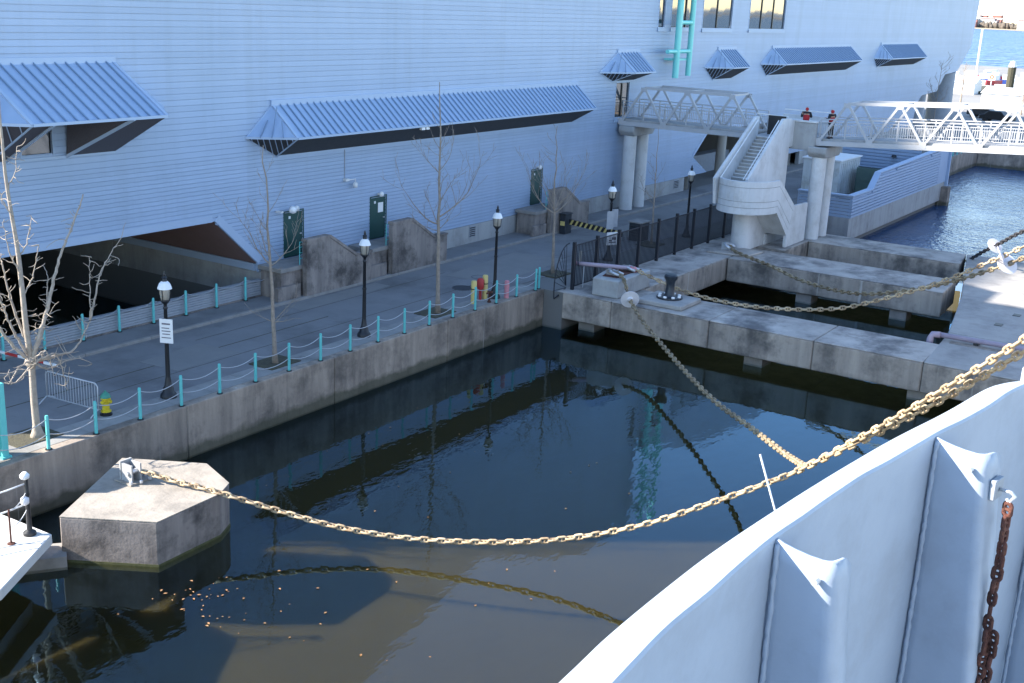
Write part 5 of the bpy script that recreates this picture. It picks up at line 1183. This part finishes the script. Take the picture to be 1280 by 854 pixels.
# deck inside
MB().poly([(-3,-1.5,8.5),(-1.2,0.5,8.5),(0.2,1.1,8.5),(3,1.38,8.5),(7,0.95,8.5),(12,0,8.4),(40,-1.4,8),(40,-9,8),(-3,-9,8.5)]).build('deck', M['hull'], sb)
def nearest(x): return min(inn_, key=lambda q: abs(q[0].x-x) if q[0].y > 0.3 else 99)
for bi, (x, dep, wdt) in enumerate(((4.02,0.25,0.10),(5.62,0.26,0.13),(7.25,0.28,0.13))):
    p, d, o_ = nearest(x); q = -o_      # inboard
    nrm = Vector((q.x, q.y, 0)).normalized()
    r0 = Vector((p.x,p.y,p.z+0.045))+nrm*-0.012
    # one bent plate: square to the bulwark, turned into a flange along its inner edge, a little deeper towards the deck
    rad = 0.045; NZ = 30; grid = []
    for k in range(NZ+1):
        v_ = k/NZ; dp = dep + 0.19*v_; row = []
        prof = [(dp*0.02,0),(dp*0.2,0),(dp*0.4,0),(dp*0.6,0),(dp-rad,0)] + [(dp-rad+rad*math.sin(a_*math.pi/8), rad*(1-math.cos(a_*math.pi/8))) for a_ in range(1,5)] + [(dp,rad+wdt*0.5),(dp,rad+wdt)]
        L_ = dp+wdt
        for (pn, pd) in prof:
            u_s = min(1.0, pn/dp); top = -0.022*math.sin(math.pi*min(1,u_s*0.75))-0.01*u_s - (0.05*((pd-rad)/wdt)**2 if pd > rad else 0)
            row.append(r0 + nrm*pn + d*pd + Vector((0,0,top*(1-v_) - 2.4*v_)) + nrm*0.004*rr_.uniform(-1,1))
        grid.append(row)
    nb_ = len(grid[0]); mbk = MB(); mbk.v = [q_ for row in grid for q_ in row]
    for k in range(NZ):
        for j in range(nb_-1): mbk.f.append([k*nb_+j, k*nb_+j+1, (k+1)*nb_+j+1, (k+1)*nb_+j])
    pl = mbk.build('bracket', M['ship'], sb, smooth=True); so_ = pl.modifiers.new('solid','SOLIDIFY'); so_.thickness = 0.016; so_.offset = 0
    B2 = r0 + nrm*dep*0.62 + Vector((0,0,-0.055)); C2 = r0 + nrm*dep + Vector((0,0,-0.03))
    # weld bead where the plate meets the bulwark
    wp = []
    for k in range(90):
        s_ = k/89; wp.append(r0 + nrm*(0.022+0.004*rr_.random()) - d*0.008 + Vector((0,0,-0.02-2.3*s_)))
    MB().tube(wp, [0.009+0.006*rr_.random() for _ in wp], 6).build('weld_bead', M['ship'], pl, smooth=True)
    h = B2.lerp(C2, 0.45)
    MB().tube([h - d*0.05 + Vector((0,0,-0.06)), h - d*0.022 + Vector((0,0,-0.06))],0.014,10).build('bolt', M['silver'], pl)
    if bi == 1: HOOK = C2 + nrm*0.022 + d*0.085 + Vector((0,0,-0.17)); HD, HN = d.copy(), nrm.copy()
hk = MB()
hk.prism([HOOK-HD*0.05+Vector((0,0,-.05)),HOOK-HD*0.05+Vector((0,0,.05)),HOOK+HD*0.05+Vector((0,0,.05)),HOOK+HD*0.05+Vector((0,0,-.05))], HN*0.03)
hk.build('hook_plate', M['greypanel'], sb, bevel=0.004)
HP = HOOK + HN*0.085 + Vector((0,0,-0.005))
MB().tube([HOOK+HN*0.03, HP+Vector((0,0,0.005)), HP+HN*0.02+Vector((0,0,-0.01)), HP+Vector((0,0,-0.05)), HP-HN*0.015+Vector((0,0,-0.03))],0.009,8).build('hook', M['silver'], sb, smooth=True)
def hang(p0, ln, label, pitch=0.066):
    pts = [p0 + Vector((0.003*math.sin(i*2.1), 0.003*math.cos(i*1.7), -i*ln/8)) for i in range(9)]
    return chain('rusty_chain', [tuple(q) for q in pts], pitch, M['rust'], label, group='rusty chains on the bulwark', stud=False, rf=0.13, roll0=0.5)
hang(HP+Vector((0,0,-0.05)), 1.15, 'long rusty chain hanging from a hook on the bulwark bracket')
hang(HP+HN*0.03+HD*0.02+Vector((0,0,-0.72)), 0.55, 'short rusty chain hanging lower on the bulwark bracket')
# fairlead and rope bundle beyond the end of the rim
t = thing('rope_fairlead', (8.1,1.25,10.7), 'white fairlead block with a coil of grey and black mooring rope behind the bulwark', 'fairlead')
fc = Vector((8.15,1.15,10.92))
MB().box(fc.x-0.14,fc.x+0.3,fc.y-0.35,fc.y+0.02,fc.z-0.22,fc.z-0.06).build('base', M['steel'], t, bevel=0.015)
MB().prism([(fc.x-0.12,fc.y-0.3,fc.z-0.05),(fc.x+0.05,fc.y-0.3,fc.z+0.06),(fc.x+0.25,fc.y-0.3,fc.z+0.06),(fc.x+0.25,fc.y-0.3,fc.z-0.05)],(0,0.26,0)).build('horn', M['white'], t, bevel=0.01)
MB().tube([(fc.x,fc.y-0.22,fc.z+0.06),(fc.x+0.25,fc.y-0.40,fc.z+0.10)],0.03,8).build('roller', M['pinkpost'], t)
for q in range(7):
    MB().tube([(fc.x-0.16+0.02*q+0.10*math.cos(a_*0.7), fc.y-0.02-0.045*q, fc.z-0.36+0.10*math.sin(a_*0.7)) for a_ in range(10)],0.02,7).build('rope', M['rope'], t, smooth=True)
# thin staff outside the rim
t = thing('thin_staff', (4.8,1.5,11), 'thin white staff leaning outward from the outside of the rim', 'staff')
MB().tube([(4.5635,1.515,10.90),(4.568,1.632,11.187)],0.0045,6).build('rod', M['white'], t)

# ================================================================== MARINA AND FAR SHORE
def sail_mast(x, y, h, label):
    t = thing('moored_boat', (x,y,-1.5), label, 'boat', 'boats in the far marina')
    MB().prism([(x-1,y-5,-1.9),(x+1,y-5,-1.9),(x+1.5,y+2,-1.9),(x,y+6,-1.9),(x-1.5,y+2,-1.9)],(0,0,1.5)).build('hull', M['white'], t)
    MB().box(x-0.9,x+0.9,y-3,y+1,-0.39,0.4).build('cabin', M['farwhite'], t)
    MB().tube([(x,y,-0.3),(x,y,h)],0.22,6).build('mast', M['white'], t); MB().bar((x,y-2.5,1.6),(x,y+.0,1.6),0.3,0.3).build('boom', M['blue'], t)
for (x,y,h,lb) in ((262,56.5,11.5,'sailboat with tall bare mast beside the building corner'),(262,46.5,12.0,'sailboat with bare mast behind the white marina tent'),(262,42.0,12.0,'sailboat with bare mast farthest out in the marina'),):
    sail_mast(x, y, h, lb)
for (x,y,lb) in ((256,48.5,'dark mooring pile with white cap beside the first mast'),(256,40.5,'dark mooring pile with white cap beside the outer mast')):
    t = thing('mooring_pile', (x,y,0), lb, 'mooring pile', 'dark piles in the marina'); MB().lathe([(0.75,-4),(0.75,4.6)], (x,y,0), 10).build('pile', M['soil'], t); MB().lathe([(0.85,4.6),(0.5,5.6),(0.0,5.8)], (x,y,0), 10).build('cap', M['white'], t)
struct(MB().box(266,420,20,140,-3,-1.0).build('jetty', M['brightground']))
rm = random.Random(12)
for i in range(16):
    x = rm.uniform(272,330); y = 0.165*x + rm.uniform(-8,24)
    t = thing('moored_boat', (x,y,-1.6), 'small pale boat moored along the far jetty', 'boat', 'boats along the far jetty', rm.uniform(0,3))
    c = Vector((x,y,-1.0)); hm = rm.choice(['white','white','farwhite','red','blue'])
    MB().prism([(x-1,y-3.5,-1.9),(x+1,y-3.5,-1.9),(x+1.2,y+1.5,-1.9),(x,y+4,-1.9),(x-1.2,y+1.5,-1.9)],(0,0,1.9)).build('hull', M[hm], t)
    MB().box(x-0.8,x+0.8,y-2,y+1,0.02,1.2).build('cabin', M['white'], t)
# tents and huts on the quay apron
def tent(x, y, lx, ly, h, label, m='white'):
    t = thing('marina_tent', (x,y,0), label, 'tent', 'white structures on the far quay')
    MB().box(x,x+lx,y,y+ly,0.0,h).build('wall', M[m], t)
    MB().prism([(x-.2,y-.2,h+.002),(x+lx/2,y-.2,h+0.9),(x+lx+.2,y-.2,h+.002)],(0,ly+.4,0)).build('roof', M['white'], t)
tent(196,34.5,8,6.5,2.4,'large white marina tent standing beyond the footbridge'); tent(214,28.5,9,6,2.2,'second white marina tent at the right edge'); tent(232,50,6,4,2.0,'small white hut near the building corner')
def car(x, y, rz, label, m):
    t = thing('parked_car', (x,y,0), label, 'car', 'vehicles on the far quay')
    R = Matrix.Rotation(rz,4,'Z'); o_ = Vector((x,y,0))
    def b(mb, name, mm, par=t):
        mb.v = [R @ v + o_ for v in mb.v]; return mb.build(name, M[mm], par, bevel=0.08 if name == 'body' else 0)
    b(MB().prism([(-2.2,-0.9,0.35),(-2.2,-0.9,0.95),(-1.2,-0.9,1.0),(-0.7,-0.9,1.5),(1.0,-0.9,1.5),(1.6,-0.9,1.0),(2.2,-0.9,0.9),(2.2,-0.9,0.35)],(0,1.8,0)), 'body', m)
    b(MB().prism([(-1.05,-0.91,1.03),(-0.65,-0.91,1.42),(0.9,-0.91,1.42),(1.4,-0.91,1.03)],(0,1.82,0)), 'window', 'black')
    for sx in (-1.35,1.35):
        for sy in (-0.92,0.72):
            w_ = MB().tube([(sx,sy,0.34),(sx,sy+0.2,0.34)],0.34,12); b(w_, 'wheel', 'black')
car(172,33.5,1.4,'dark parked car seen through the footbridge truss','black'); car(178,36.5,1.4,'second dark parked car beside the white tent','navy'); car(176,47,0.3,'pale parked van between the building columns','white'); car(186,50,0.3,'white parked car behind the building column','farwhite')
for i, (x,y) in enumerate(((190,33.8),(205,46))):
    t = thing('distant_tree', (x,y,0), ['thin distant bare tree beside the marina tent','distant bare tree near the masts'][i], 'tree', 'distant trees at the marina')
    b = MB().tube([(x,y,0),(x+.1,y,3),(x,y,6)],[0.16,0.1,0.03],6); b.build('trunk', M['bark'], t)
    tw = MB()
    for k in range(30):
        s_ = rm.uniform(0.3,1); an = rm.uniform(0,6.3); l_ = rm.uniform(0.6,1.6); p = Vector((x,y,6*s_)); tw.tube([p, p+Vector((math.cos(an)*l_*.6,math.sin(an)*l_*.6,l_*.8))],[0.035,0.02],4)
    tw.build('twigs', M['bark'], t)['kind'] = 'stuff'
t = thing('life_ring_post', (236,48,0), 'orange life ring on a post at the marina edge', 'life ring'); MB().tube([(236,48,0),(236,48,3.0)],0.08,6).build('post', M['white'], t)
MB().tube([(236,48+0.3*math.cos(k*.5236),3.2+0.3*math.sin(k*.5236)) for k in range(13)],0.12,6).build('ring', mat('orange', (0.7,0.12,0.03), 0.5), t)
struct(MB().box(236,258,30,120,-2,0.5).build('breakwater', M['soil']))
# far shore
sx0 = 2600.0
struct(MB().box(sx0,sx0+900,-1200,2600,-4,0.6).build('far_shore', M['sand']))
wd_ = MB()
for i in range(900):
    x = sx0+40+rm.uniform(0,160); y = rm.uniform(300,800); h = rm.uniform(5,14); r = rm.uniform(2.5,6)
    wd_.lathe([(r*.6,0),(r,h*.35),(r*.85,h*.7),(r*.3,h)], (x,y,0.5), 7)
o = wd_.build('far_wood', M['thicket']); tag(o, 'winter trees lining the far shore of the river', 'trees', kind='stuff')
for i in range(70):
    x = sx0+30+rm.uniform(0,320); y = rm.uniform(320,780); ww = rm.uniform(8,30); h = rm.uniform(7,13)+(x-sx0)*0.055
    t = thing('far_building', (x,y,0), 'tiny distant building among trees on the far shore', 'building', 'buildings on the far shore')
    m_ = rm.choice(['brickred','brickred','farwhite','farwhite','cream'])
    MB().box(x,x+20,y,y+ww,0.5,h).build('wall', M[m_], t); MB().prism([(x-.5,y-.5,h),(x+10,y-.5,h+rm.uniform(1,5)),(x+20.5,y-.5,h)],(0,ww+1,0)).build('roof', M[rm.choice(['brickred','greypanel','farwhite'])], t)

# unseen tower, added behind the building to throw shade on the footbridge
t = thing('added_shade_tower', (-33,165,0), 'unseen tall block added far behind the exhibition building to shade the footbridge', 'tower')
MB().box(-47,-22,150,178,0,113).build('wall', M['farwhite'], t)
for q in range(28):
    MB().box(-46,-23,149.8,149.99,3.5+q*3.9,5.6+q*3.9).build('window', M['glass'], t)
MB().box(-44,-25,153,175,113,117).build('roof', M['greypanel'], t)
struct(MB().box(-400,130,130.01,600,-4,-0.05).build('city_ground', M['land']))
